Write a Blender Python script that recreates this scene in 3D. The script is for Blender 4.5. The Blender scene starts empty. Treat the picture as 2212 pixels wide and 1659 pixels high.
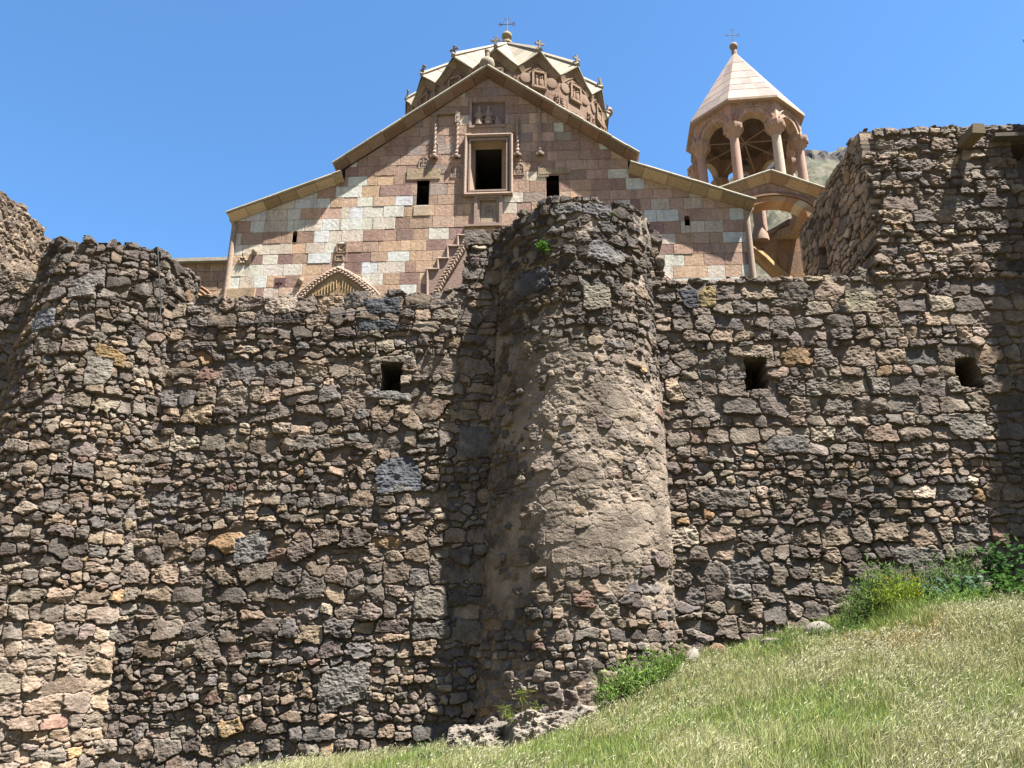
import bpy, math, random
import numpy as np
from math import radians, sin, cos, pi, tan, atan2, sqrt

# ------------------------------------------------------------------ camera, world, sun, exposure
scene = bpy.context.scene
COL = scene.collection
PITCH, YAW = radians(19), radians(3)
cam_d = bpy.data.cameras.new("camera"); cam_d.lens = 28; cam_d.sensor_width = 36
cam_d.clip_start = 0.1; cam_d.clip_end = 5000
cam = bpy.data.objects.new("camera", cam_d); COL.objects.link(cam)
cam.location = (0, 0, 0); cam.rotation_euler = (radians(90) + PITCH, 0, YAW)
scene.camera = cam

SUN_EL, SUN_AZ = radians(64), radians(66)       # azimuth measured from -Y (towards the viewer) to +X
SUN_DIR = np.array([cos(SUN_EL) * sin(SUN_AZ), -cos(SUN_EL) * cos(SUN_AZ), sin(SUN_EL)])
world = bpy.data.worlds.new("World"); scene.world = world; world.use_nodes = True
wn = world.node_tree.nodes; wl = world.node_tree.links
sky = wn.new("ShaderNodeTexSky"); sky.sky_type = 'NISHITA'; sky.sun_disc = False
sky.sun_elevation = SUN_EL
sky.sun_rotation = atan2(SUN_DIR[0], SUN_DIR[1])
sky.altitude = 1300; sky.air_density = 1.0; sky.dust_density = 0.3; sky.ozone_density = 2.2
bg = wn["Background"]; bg.inputs[1].default_value = 0.050
tint = wn.new("ShaderNodeMix"); tint.data_type = 'RGBA'; tint.blend_type = 'MULTIPLY'; tint.inputs[0].default_value = 1
tint.inputs[7].default_value = (.84, 1.22, 1.42, 1)
wl.new(sky.outputs[0], tint.inputs[6]); wl.new(tint.outputs[2], bg.inputs[0])

sun_d = bpy.data.lights.new("sun", 'SUN'); sun_d.energy = 5.0; sun_d.angle = radians(0.53)
sun_d.color = (1.0, 0.955, 0.89)
sun = bpy.data.objects.new("sun", sun_d); COL.objects.link(sun)
from mathutils import Vector
sun.rotation_euler = Vector(-SUN_DIR).to_track_quat('-Z', 'Y').to_euler()
sun.location = (20, -20, 40)
vs = scene.view_settings
vs.view_transform = 'Standard'; vs.look = 'None'; vs.exposure = 2.12; vs.gamma = 1.0
scene.cycles.max_bounces = 6; scene.cycles.diffuse_bounces = 1

# ------------------------------------------------------------------ measuring helper: photo pixel (2212 wide) -> point on a plane y = Y
_F = np.array([-sin(YAW) * cos(PITCH), cos(YAW) * cos(PITCH), sin(PITCH)])
_R = np.array([cos(YAW), sin(YAW), 0.0])
_U = np.array([sin(YAW) * sin(PITCH), -cos(YAW) * sin(PITCH), cos(PITCH)])
def ray(px, py): return _F * 1720.4 + _R * (px - 1106) + _U * (829.5 - py)
def P(px, py, Y):
    r = ray(px, py); return r * (Y / r[1])
def PX(px, py, Y):
    p = P(px, py, Y); return (float(p[0]), float(p[2]))
WALL_Y0, BAT = 18.0, 0.05
def wall_y(z): return WALL_Y0 + BAT * (z + 2.0)
def PW(px, py, off=0.0):                       # on the battered rampart face
    r = ray(px, py)                            # y*t = 18+.05*(z*t+2)
    t = (WALL_Y0 + 2 * BAT - off) / (r[1] - BAT * r[2])
    return r * t

ALBEDO = .63                                   # scale of all surface colours, set together with the exposure
# ------------------------------------------------------------------ object helpers
def link(o, parent=None):
    COL.objects.link(o)
    if parent is not None: o.parent = parent
    return o
def tag(o, label=None, cat=None, group=None, kind=None):
    if label: o["label"] = label
    if cat: o["category"] = cat
    if group: o["group"] = group
    if kind: o["kind"] = kind
    return o
def empty(name, loc=(0, 0, 0)):
    o = bpy.data.objects.new(name, None); o.empty_display_size = 0.3
    COL.objects.link(o); o.location = loc
    return o
def raw_mesh(name, V, faces, colors, mat, parent=None, origin=None, smooth=None):
    """faces: list of int arrays (n,3) or (n,4) ; colors (nv,3)"""
    V = np.asarray(V, np.float32).reshape(-1, 3)
    if parent is not None and origin is None:
        origin = np.zeros(3)
    me = bpy.data.meshes.new(name)
    me.vertices.add(len(V)); me.vertices.foreach_set("co", V.ravel())
    faces = [np.asarray(f, np.int32) for f in faces if len(f)]
    loops = np.concatenate([f.ravel() for f in faces])
    tot = np.concatenate([np.full(len(f), f.shape[1], np.int32) for f in faces])
    start = np.concatenate([[0], np.cumsum(tot)[:-1]]).astype(np.int32)
    me.loops.add(len(loops)); me.loops.foreach_set("vertex_index", loops)
    me.polygons.add(len(tot)); me.polygons.foreach_set("loop_start", start)
    me.update(calc_edges=True); me.validate()
    if smooth is None: me.polygons.foreach_set('use_smooth', np.zeros(len(me.polygons), bool))
    else: me.set_sharp_from_angle(angle=radians(smooth))
    ca = me.color_attributes.new("Col", 'FLOAT_COLOR', 'POINT')
    c4 = np.ones((len(V), 4), np.float32); c4[:, :3] = np.asarray(colors, np.float32) * ALBEDO
    ca.data.foreach_set("color", c4.ravel())
    if mat: me.materials.append(mat)
    o = bpy.data.objects.new(name, me)
    link(o, parent)
    if parent is not None:
        o.matrix_parent_inverse = parent_inv(parent)
    return o
def parent_inv(p):
    from mathutils import Matrix
    m = Matrix.Identity(4)
    q = p
    t = Vector((0, 0, 0))
    while q is not None:
        t += Vector(q.location) if q.type == 'EMPTY' else Vector((0, 0, 0))
        q = q.parent
    return Matrix.Translation(-t) if p.type == 'EMPTY' else Matrix.Identity(4)

class MB:
    """collects shapes with one colour each, builds ONE mesh object"""
    def __init__(s, col=(.4, .3, .25)): s.v = []; s.f = {}; s.c = []; s.n = 0; s.col = col
    def add(s, V, F, col=None):
        V = np.asarray(V, float).reshape(-1, 3); b = s.n
        s.v.append(V); s.n += len(V)
        s.c.append(np.tile(np.asarray(col if col is not None else s.col, float), (len(V), 1)))
        for f in F:
            s.f.setdefault(len(f), []).append([i + b for i in f])
    def box(s, c, h, col=None, ax=None):
        c = np.asarray(c, float); A = np.eye(3) if ax is None else np.asarray(ax, float)
        V = [c + A[0] * h[0] * i + A[1] * h[1] * j + A[2] * h[2] * k for i in (-1, 1) for j in (-1, 1) for k in (-1, 1)]
        s.add(V, [(0, 1, 3, 2), (4, 6, 7, 5), (0, 4, 5, 1), (2, 3, 7, 6), (0, 2, 6, 4), (1, 5, 7, 3)], col)
    def prism(s, poly, vec, col=None):
        p = np.asarray(poly, float); n = len(p); V = np.vstack([p, p + np.asarray(vec, float)])
        s.add(V, [tuple(range(n))[::-1], tuple(range(n, 2 * n))] + [(i, (i + 1) % n, n + (i + 1) % n, n + i) for i in range(n)], col)
    def tube(s, path, r, n=6, col=None, cap=True):
        path = np.asarray(path, float); m = len(path)
        rr = np.full(m, r) if np.isscalar(r) else np.asarray(r, float)
        d = np.gradient(path, axis=0); d /= np.linalg.norm(d, axis=1)[:, None] + 1e-9
        ref = np.array([0, 0, 1.0]) if abs(d[0][2]) < .9 else np.array([1.0, 0, 0])
        V = []
        for i in range(m):
            a = np.cross(d[i], ref); a /= np.linalg.norm(a) + 1e-9; b = np.cross(d[i], a)
            for k in range(n):
                t = 2 * pi * k / n; V.append(path[i] + rr[i] * (a * cos(t) + b * sin(t)))
        F = [(i * n + k, i * n + (k + 1) % n, (i + 1) * n + (k + 1) % n, (i + 1) * n + k) for i in range(m - 1) for k in range(n)]
        if cap: F += [tuple(range(n))[::-1], tuple(range((m - 1) * n, m * n))]
        s.add(V, F, col)
    def lathe(s, prof, c, n=16, col=None, ph=0.0):
        c = np.asarray(c, float); m = len(prof); V = []
        for r, z in prof:
            for k in range(n):
                t = 2 * pi * k / n + ph; V.append(c + np.array([r * sin(t), -r * cos(t), z]))
        F = [(i * n + k, i * n + (k + 1) % n, (i + 1) * n + (k + 1) % n, (i + 1) * n + k) for i in range(m - 1) for k in range(n)]
        F += [tuple(range(n))[::-1], tuple(range((m - 1) * n, m * n))]
        s.add(V, F, col)
    def build(s, name, mat, parent=None):
        return raw_mesh(name, np.vstack(s.v), [np.array(v) for v in s.f.values()], np.vstack(s.c), mat, parent, smooth=None if mat in (M_ASH, M_ROOF) else 38)

# ------------------------------------------------------------------ materials (all use the mesh colour attribute as the thing's own colour)
def mat_stone(name, bump=.25, scale=14.0, var=.35, rough=.92, stain=0.0, spec=.25, pit=0.0):
    m = bpy.data.materials.new(name); m.use_nodes = True
    nt = m.node_tree; N, L = nt.nodes, nt.links
    b = N["Principled BSDF"]; b.inputs["Roughness"].default_value = rough
    b.inputs["Specular IOR Level"].default_value = spec
    at = N.new("ShaderNodeAttribute"); at.attribute_name = "Col"
    tc = N.new("ShaderNodeTexCoord")
    n1 = N.new("ShaderNodeTexNoise"); n1.inputs["Scale"].default_value = scale; n1.inputs["Detail"].default_value = 6; n1.inputs["Roughness"].default_value = .65
    L.new(tc.outputs["Object"], n1.inputs["Vector"])
    mr = N.new("ShaderNodeMapRange"); mr.inputs[1].default_value = .25; mr.inputs[2].default_value = .75
    mr.inputs[3].default_value = 1 - var; mr.inputs[4].default_value = 1 + var
    L.new(n1.outputs[0], mr.inputs[0])
    mul = N.new("ShaderNodeMix"); mul.data_type = 'RGBA'; mul.blend_type = 'MULTIPLY'; mul.inputs[0].default_value = 1
    L.new(at.outputs["Color"], mul.inputs[6]); L.new(mr.outputs[0], mul.inputs[7])
    out = mul.outputs[2]
    if stain > 0:
        mp = N.new("ShaderNodeMapping"); mp.inputs["Scale"].default_value = (1.2, 1.2, .35)
        L.new(tc.outputs["Object"], mp.inputs[0])
        n2 = N.new("ShaderNodeTexNoise"); n2.inputs["Scale"].default_value = 1.6; n2.inputs["Detail"].default_value = 8; n2.inputs["Roughness"].default_value = .7
        L.new(mp.outputs[0], n2.inputs["Vector"])
        m2 = N.new("ShaderNodeMapRange"); m2.inputs[1].default_value = .48; m2.inputs[2].default_value = .72
        m2.inputs[3].default_value = 0; m2.inputs[4].default_value = stain; L.new(n2.outputs[0], m2.inputs[0])
        mx = N.new("ShaderNodeMix"); mx.data_type = 'RGBA'; mx.blend_type = 'MULTIPLY'
        mx.inputs[7].default_value = (.45, .38, .33, 1)
        L.new(m2.outputs[0], mx.inputs[0]); L.new(out, mx.inputs[6]); out = mx.outputs[2]
    h = n1.outputs[0]
    if pit > 0:
        n3 = N.new("ShaderNodeTexVoronoi"); n3.inputs["Scale"].default_value = 7
        L.new(tc.outputs["Object"], n3.inputs["Vector"])
        m3 = N.new("ShaderNodeMapRange"); m3.inputs[1].default_value = .06; m3.inputs[2].default_value = .2
        L.new(n3.outputs["Distance"], m3.inputs[0])
        n4 = N.new("ShaderNodeTexNoise"); n4.inputs["Scale"].default_value = 2.3
        L.new(tc.outputs["Object"], n4.inputs["Vector"])
        m4 = N.new("ShaderNodeMapRange"); m4.inputs[1].default_value = .5; m4.inputs[2].default_value = .6; m4.inputs[3].default_value = 1; m4.inputs[4].default_value = 0
        L.new(n4.outputs[0], m4.inputs[0])
        mxm = N.new("ShaderNodeMath"); mxm.operation = 'MAXIMUM'; L.new(m3.outputs[0], mxm.inputs[0]); L.new(m4.outputs[0], mxm.inputs[1])
        m5 = N.new("ShaderNodeMapRange"); m5.inputs[3].default_value = 1 - pit; L.new(mxm.outputs[0], m5.inputs[0])
        mp5 = N.new("ShaderNodeMix"); mp5.data_type = 'RGBA'; mp5.blend_type = 'MULTIPLY'; mp5.inputs[0].default_value = 1
        L.new(out, mp5.inputs[6]); L.new(m5.outputs[0], mp5.inputs[7]); out = mp5.outputs[2]
    L.new(out, b.inputs["Base Color"])
    bp = N.new("ShaderNodeBump"); bp.inputs["Strength"].default_value = bump; bp.inputs["Distance"].default_value = .05
    L.new(h, bp.inputs["Height"]); L.new(bp.outputs[0], b.inputs["Normal"])
    return m
def mat_leaf(name, trans=.35):
    m = bpy.data.materials.new(name); m.use_nodes = True
    nt = m.node_tree; N, L = nt.nodes, nt.links
    for n in list(N): N.remove(n)
    o = N.new("ShaderNodeOutputMaterial"); at = N.new("ShaderNodeAttribute"); at.attribute_name = "Col"
    d = N.new("ShaderNodeBsdfDiffuse"); t = N.new("ShaderNodeBsdfTranslucent"); mx = N.new("ShaderNodeMixShader"); mx.inputs[0].default_value = trans
    L.new(at.outputs["Color"], d.inputs[0]); L.new(at.outputs["Color"], t.inputs[0])
    L.new(d.outputs[0], mx.inputs[1]); L.new(t.outputs[0], mx.inputs[2]); L.new(mx.outputs[0], o.inputs[0])
    return m
M_RUB = mat_stone("rubble_stone", bump=.55, scale=26, var=.42, stain=.25)
M_ASH = mat_stone("ashlar_stone", bump=.40, scale=9, var=.30, stain=.62, pit=.5)
M_CARVE = mat_stone("carved_stone", bump=.25, scale=12, var=.22, stain=.25)
M_ROOF = mat_stone("roof_stone", bump=.25, scale=5, var=.16, stain=.18)
M_WOOD = mat_stone("weathered_wood", bump=.3, scale=30, var=.35)
M_METAL = mat_stone("dark_iron", bump=.05, scale=20, var=.2, rough=.6, spec=.5)
M_LEAF = mat_leaf("leaf_green", .35)
M_GRASS = mat_leaf("grass_blade", .3)
M_DIRT = mat_stone("dry_earth", bump=.6, scale=7, var=.35)
M_HILL = mat_stone("hill_scrub", bump=.6, scale=.9, var=.5)

# ------------------------------------------------------------------ noise on regular grids
def lattice(ny, nx, res, wl_u, wl_v, rng):
    gu = int(nx * res / wl_u) + 3; gv = int(ny * res / wl_v) + 3
    A = rng.standard_normal((gv, gu)).astype(np.float32)
    u = np.arange(nx) * res / wl_u; v = np.arange(ny) * res / wl_v
    iu = u.astype(int); iv = v.astype(int)
    fu = (u - iu).astype(np.float32); fv = (v - iv).astype(np.float32)
    fu = fu * fu * (3 - 2 * fu); fv = fv * fv * (3 - 2 * fv)
    a = A[:, iu] * (1 - fu) + A[:, iu + 1] * fu
    return a[iv] * (1 - fv)[:, None] + a[iv + 1] * fv[:, None]
def fbm(ny, nx, res, wl, octs, rng, gain=.5, aniso=1.0):
    o = np.zeros((ny, nx), np.float32); a = 1.0
    for k in range(octs):
        o += a * lattice(ny, nx, res, max(wl * aniso / 2 ** k, res * 1.01), max(wl / 2 ** k, res * 1.01), rng); a *= gain
    return o
def sstep(a, b, x):
    t = np.clip((x - a) / (b - a), 0, 1); return t * t * (3 - 2 * t)

# ------------------------------------------------------------------ rubble masonry: height + colour field of laid stones
PAL = np.array([(.085, .08, .082), (.15, .14, .135), (.205, .18, .155), (.25, .205, .16), (.33, .265, .195), (.36, .24, .12),
                (.22, .14, .115), (.13, .138, .15), (.44, .39, .32)])
W_MIX = np.array([.14, .22, .25, .17, .08, .007, .014, .07, .02])
W_DARK = np.array([.42, .24, .12, .05, .02, .01, .01, .12, .01])
W_TAN = np.array([.02, .08, .2, .3, .30, .03, .02, .01, .03])
W_GREY = np.array([.10, .24, .22, .16, .12, .007, .012, .08, .03])
def stonefield(W, H, res, seed, rowh=(.15, .42), asp=(.8, 2.0), jit=.22, rot=.10, weights=None, depth=.10, mort=None, plaster=None,
               prot=.024, tilt=.16, extra=(), fill=7.0, joint=(.15, .124, .098), rough=1.0, coursed=None, tone=None, plcol=(.37, .305, .235)):
    rng = np.random.default_rng(seed)
    nx, ny = int(W / res) + 1, int(H / res) + 1
    U = (np.arange(nx) * res).astype(np.float32)[None, :] * np.ones((ny, 1), np.float32)
    V = (np.arange(ny) * res).astype(np.float32)[:, None] * np.ones((1, nx), np.float32)
    WU = U + .013 * fbm(ny, nx, res, .20, 4, rng, .62); WV = V + .012 * fbm(ny, nx, res, .20, 4, rng, .62)
    S = []                                   # cx, cy, a, b, rot
    z = -.2
    while z < H + .3:
        h = rng.uniform(*rowh) ** 1.0
        if rng.random() < .22: h = rng.uniform(rowh[0] * .6, rowh[0] * 1.1)
        x = -rng.uniform(0, .6)
        while x < W + .4:
            w = h * rng.uniform(*asp) if h > rowh[0] else h * rng.uniform(1.2, 3.2)
            cj = 1.0 if coursed is None else 1.0 - .75 * float(coursed(x, z))
            j = jit * cj
            q = rng.random()
            if q < .20 * cj and h > .26:
                hh = h * rng.uniform(.35, .65)
                S.append((x + w / 2, z + hh / 2, w / 2, hh / 2, rng.normal(0, rot * cj)))
                S.append((x + w / 2 + rng.normal(0, .05), z + hh + (h - hh) / 2, w / 2, (h - hh) / 2, rng.normal(0, rot * cj)))
            elif q < .34 * cj:
                k = rng.uniform(1.15, 1.6)
                S.append((x + w / 2, z + h / 2 + rng.normal(0, j * h), w / 2 * k * .85, h / 2 * k, rng.normal(0, rot * 3.5)))
            else:
                S.append((x + w / 2, z + h / 2 + rng.normal(0, j * h * .6), w / 2, h / 2 * rng.uniform(.85, 1.1), rng.normal(0, rot * cj)))
            x += w * rng.uniform(.96, 1.04)
        z += h
    S = [tuple(s) for s in S]; n_main = len(S)
    F1 = np.full((ny, nx), 9., np.float32); F2 = F1.copy(); ID = np.zeros((ny, nx), np.int32)
    def splat(i, s, own=False):
        cx, cy, a, b, r = s
        ext = 1.75 * (max(a, b) if abs(r) > .15 else a); exv = 1.75 * (max(a, b) if abs(r) > .4 else b + abs(r) * a)
        i0, i1 = max(0, int((cx - ext) / res)), min(nx, int((cx + ext) / res) + 2)
        j0, j1 = max(0, int((cy - exv) / res)), min(ny, int((cy + exv) / res) + 2)
        if i0 >= i1 or j0 >= j1: return
        dx = WU[j0:j1, i0:i1] - cx; dy = WV[j0:j1, i0:i1] - cy
        d = None
        qs = rng.integers(0, 4, 2)
        for k in range(6):                     # an irregular polygon: four leaning sides and two knocked-off corners
            if k < 4: al = k * pi / 2 + rng.normal(0, .13); ds = (a if k % 2 == 0 else b) * rng.uniform(.88, 1.08)
            else:
                qa = rng.uniform(.5, 1.07); al = qs[k - 4] * pi / 2 + qa
                ca, sa = abs(cos(al)), abs(sin(al)); ds = (a * ca + b * sa) * rng.uniform(.66, .95)
            al += r
            t = (dx * (cos(al) / ds) + dy * (sin(al) / ds))
            d = t if d is None else np.maximum(d, t)
        d = np.maximum(d, .02)
        f1 = F1[j0:j1, i0:i1]; f2 = F2[j0:j1, i0:i1]; idd = ID[j0:j1, i0:i1]
        m = d < f1
        F2[j0:j1, i0:i1] = np.where(m, f1, np.minimum(f2, d))
        F1[j0:j1, i0:i1] = np.where(m, d, f1); idd[m] = i
    for i, s in enumerate(S): splat(i, s)
    # small chinking stones in the joints
    nf = int(W * H * fill)
    for _ in range(nf * 3):
        cx, cy = rng.uniform(0, W), rng.uniform(0, H)
        if F1[min(ny - 1, int(cy / res)), min(nx - 1, int(cx / res))] < .88: continue
        b = rng.uniform(.020, .052); s = (cx, cy, b * rng.uniform(1.3, 3.4), b, rng.normal(0, .18))
        S.append(s); splat(len(S) - 1, s)
        nf -= 1
        if nf <= 0: break
    for e in extra:                            # particular big stones, forced on top
        s = tuple(e[:5]); i = len(S); S.append(s)
        cx, cy, a, b, r = s
        ext = 1.3 * max(a, b)
        i0, i1 = max(0, int((cx - ext) / res)), min(nx, int((cx + ext) / res) + 2)
        j0, j1 = max(0, int((cy - ext) / res)), min(ny, int((cy + ext) / res) + 2)
        dx = WU[j0:j1, i0:i1] - cx; dy = WV[j0:j1, i0:i1] - cy
        d = None; qs = rng.integers(0, 4, 2)
        for k in range(6):
            if k < 4: al = k * pi / 2 + rng.normal(0, .10); ds = (a if k % 2 == 0 else b) * rng.uniform(.9, 1.06)
            else:
                al = qs[k - 4] * pi / 2 + rng.uniform(.5, 1.07); ds = (a * abs(cos(al)) + b * abs(sin(al))) * rng.uniform(.68, .92)
            al += r; t = dx * (cos(al) / ds) + dy * (sin(al) / ds); d = t if d is None else np.maximum(d, t)
        d = np.maximum(d, .02)
        m = d < 1.06
        F1[j0:j1, i0:i1][m] = d[m] * .9; F2[j0:j1, i0:i1][m] = 1.06; ID[j0:j1, i0:i1][m] = i
    A = np.array(S, np.float32); n = len(S)
    size = np.minimum(A[:, 2], A[:, 3])
    e = np.minimum((F2 - F1) * .55, 1.10 - F1) * size[ID]
    # per-stone random shape
    K = 3
    GX = rng.normal(0, tilt, (n, K)); GY = rng.normal(-.09, tilt, (n, K)); O = rng.uniform(0, .03, (n, K))
    PR = rng.normal(0, prot, n); PR[n_main:] -= .035
    RS = rng.uniform(.35, 1.5, n) * rough
    big = A[:, 2] * A[:, 3] > .05
    GX[big] *= .6; GY[big] *= .6
    for k, ex in enumerate(extra):
        i = n - len(extra) + k; GX[i] *= .3; GY[i] *= .3; PR[i] = .02; RS[i] = 1.0
    dx = WU - A[ID, 0]; dy = WV - A[ID, 1]
    hf = None
    for k in range(K):
        hk = (GX[:, k].astype(np.float32))[ID] * dx + (GY[:, k].astype(np.float32))[ID] * dy + (O[:, k].astype(np.float32))[ID]
        hf = hk if hf is None else np.minimum(hf, hk)
    nz = fbm(ny, nx, res, .16, 4, rng, .6)
    nz2 = fbm(ny, nx, res, .07, 2, rng, .6, 1.8)
    ridg = -np.abs(nz2)
    low = fbm(ny, nx, res, 1.6, 3, rng, .5)
    t = np.clip(e / .024, 0, 1); prof = t * (2 - t)
    rs = RS.astype(np.float32)[ID]
    h = PR.astype(np.float32)[ID] + hf + rs * (.0085 * nz + .0085 * ridg) + .02 * low * .6
    mo = .06 + .20 * np.clip(low, -1, 1.5)
    if mort is not None: mo = np.maximum(mo, mort(U, V))
    mo = np.clip(mo, 0, 1)
    jl = -depth * (1 - mo) - .012 - .016 * (mo > .3) + .008 * nz
    h = jl + (h - jl) * prof
    h = np.maximum(h, jl)
    # colour
    wts = W_MIX if weights is None else weights
    if callable(wts):
        ci = np.array([rng.choice(len(PAL), p=_n(wts(float(a[0]), float(a[1])))) for a in A])
    else:
        ci = rng.choice(len(PAL), size=n, p=_n(wts))
    C = (PAL[ci] * .66 + np.array((.215, .172, .130)) * .34) * rng.uniform(.80, 1.22, (n, 1)) * np.array((.97, .905, .85)) * rng.normal(1, .018, (n, 3))
    if tone is not None: C = C * np.array([tone(float(a[0]), float(a[1])) for a in A])[:, None]
    for k, ex in enumerate(extra):
        if len(ex) > 5: C[n - len(extra) + k] = np.array(ex[5]) * .80
    col = C.astype(np.float32)[ID]
    col = col * (1 + .16 * np.clip(nz, -1.5, 1.5) + .10 * low)[..., None]
    lich = sstep(.9, 1.6, fbm(ny, nx, res, .5, 4, rng, .6))[..., None]       # pale lichen / mortar smears
    col = col * (1 - .35 * lich) + np.array((.36, .32, .26), np.float32) * .35 * lich
    jc = np.array(joint, np.float32) * (1 + 1.5 * np.clip(mo, 0, 1))[..., None]
    tt = sstep(.15, .75, t)[..., None]
    col = jc * (1 - tt) + col * tt
    if plaster is not None:
        pm = plaster(U, V) * 1.12 - .22 + .30 * fbm(ny, nx, res, .9, 6, rng, .62) + .04 * nz
        ph = .042 * np.clip((pm - .35) * 2.2, -2.5, .7) + .007 * fbm(ny, nx, res, .45, 5, rng, .58) + .0015 * ridg - .005
        up = ph > h - .004
        h = np.where(up, ph * .8 + h * .2, h)
        pc = np.array(plcol, np.float32) * (1 + .24 * np.clip(fbm(ny, nx, res, .5, 5, rng, .65), -1.6, 1.6))[..., None]
        col = np.where(up[..., None], pc, col)
    col = np.clip(col, .015, .75)
    return dict(U=U, V=V, h=h, col=col, ID=ID, A=A, nx=nx, ny=ny, res=res, rng=rng)
def _n(w): return np.asarray(w, float) / np.sum(w)

def build_field(name, fld, pos, mat, parent=None, top=None, holes=(), thick=.5, left=None, right=None, trim=.30):
    """pos(U,V,h)->(...,3). Stones whose centre lies above top(u) are left off, so the upper edge is ragged."""
    U, V, h, col, ID, A = (fld[k] for k in ("U", "V", "h", "col", "ID", "A")); ny, nx = U.shape
    keep = np.ones((ny, nx), bool)
    if top is not None:
        sk = A[:, 1] - .2 * A[:, 3] < np.array([top(u) for u in A[:, 0]])
        keep &= sk[ID]
        tu = np.array([top(u) for u in U[0]]); keep &= V < (tu + trim)[None, :] + .02 * np.sin(U * 23) * np.sin(U * 9.1)
    if left is not None:
        keep &= (A[:, 0] - .3 * A[:, 2] > np.array([left(v) for v in A[:, 1]]))[ID]
    if right is not None:
        keep &= (A[:, 0] + .3 * A[:, 2] < np.array([right(v) for v in A[:, 1]]))[ID]
    r2 = np.random.default_rng(5)
    if len(holes):
        wu = U + .018 * fbm(ny, nx, fld["res"], .18, 3, r2); wv = V + .018 * fbm(ny, nx, fld["res"], .18, 3, r2)
        for (u0, v0, u1, v1) in holes:
            keep &= ~((wu > u0) & (wu < u1) & (wv > v0) & (wv < v1))
    fk = keep[:-1, :-1] & keep[1:, :-1] & keep[:-1, 1:] & keep[1:, 1:]
    # drop single-cell islands at the rim
    nidx = np.arange(ny * nx).reshape(ny, nx)
    jj, ii = np.nonzero(fk)
    Q = np.stack([nidx[jj, ii], nidx[jj, ii + 1], nidx[jj + 1, ii + 1], nidx[jj + 1, ii]], 1)
    Pf = np.pad(fk, 1)
    c = Pf[1:-1, 1:-1]
    E = []
    m = c & ~Pf[:-2, 1:-1]; j, i = np.nonzero(m); E.append(np.stack([nidx[j, i], nidx[j, i + 1]], 1))
    m = c & ~Pf[2:, 1:-1]; j, i = np.nonzero(m); E.append(np.stack([nidx[j + 1, i + 1], nidx[j + 1, i]], 1))
    m = c & ~Pf[1:-1, :-2]; j, i = np.nonzero(m); E.append(np.stack([nidx[j + 1, i], nidx[j, i]], 1))
    m = c & ~Pf[1:-1, 2:]; j, i = np.nonzero(m); E.append(np.stack([nidx[j, i + 1], nidx[j + 1, i + 1]], 1))
    E = np.concatenate(E)
    V3 = pos(U, V, h).reshape(-1, 3); C = col.reshape(-1, 3)
    ub = np.unique(E); mp = np.full(ny * nx, -1); mp[ub] = np.arange(len(ub)) + ny * nx
    back = pos(U.ravel()[ub], V.ravel()[ub], np.full(len(ub), -thick, np.float32)).reshape(-1, 3)
    V3 = np.vstack([V3, back]); C = np.vstack([C, C[ub] * .8])
    Q2 = np.stack([E[:, 1], E[:, 0], mp[E[:, 0]], mp[E[:, 1]]], 1)
    Qa = np.concatenate([Q, Q2])
    used = np.zeros(len(V3), bool); used[Qa.ravel()] = True
    re = np.cumsum(used) - 1
    return raw_mesh(name, V3[used], [re[Qa]], C[used], mat, parent)

# ================================================================== ground, hill
gx = np.array([-60, -15, -5.4, -.9, 1.0, 2.6, 4.5, 6.0, 6.6, 9.0, 14, 60.])
gz = np.array([-7, -3.4, -2.26, -1.66, -.90, -.20, .25, .55, 1.0, 1.15, 1.5, 4.])
def ground_z(x, y):
    x = np.asarray(x, float); y = np.asarray(y, float)
    w = np.clip(y / 17.3, -2.0, 1.0)
    g0 = -1.66 + .04 * np.clip(x, -30, 30)
    return g0 * (1 - w) + np.interp(x, gx, gz) * w + .05 * np.sin(x * 1.7 + 1.3 * np.sin(y * .8)) * np.sin(y * 1.3 + .5)
def make_ground():
    xs = np.unique(np.concatenate([np.linspace(-600, -20, 18), np.linspace(-20, 20, 161), np.linspace(20, 600, 18)]))
    ys = np.unique(np.concatenate([np.linspace(-600, -10, 14), np.linspace(-10, 19.9, 120), [20.0, 20.25], np.linspace(21, 60, 12), np.linspace(70, 900, 10)]))
    X, Y = np.meshgrid(xs, ys)
    Z = np.where(Y < 20.1, ground_z(X, np.minimum(Y, 19)), 7.6)
    rng = np.random.default_rng(3)
    n = rng.standard_normal(X.shape)
    C = np.array((.17, .145, .085)) * (1 + .15 * n)[..., None]
    ny, nx = X.shape; idx = np.arange(ny * nx).reshape(ny, nx)
    Q = np.stack([idx[:-1, :-1], idx[:-1, 1:], idx[1:, 1:], idx[1:, :-1]], -1).reshape(-1, 4)
    o = raw_mesh("ground", np.stack([X, Y, Z], -1), [Q], C.reshape(-1, 3), M_DIRT)
    tag(o, "sloping dry ground under the grass, rising to the right along the wall", "ground", kind="structure")
make_ground()

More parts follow.
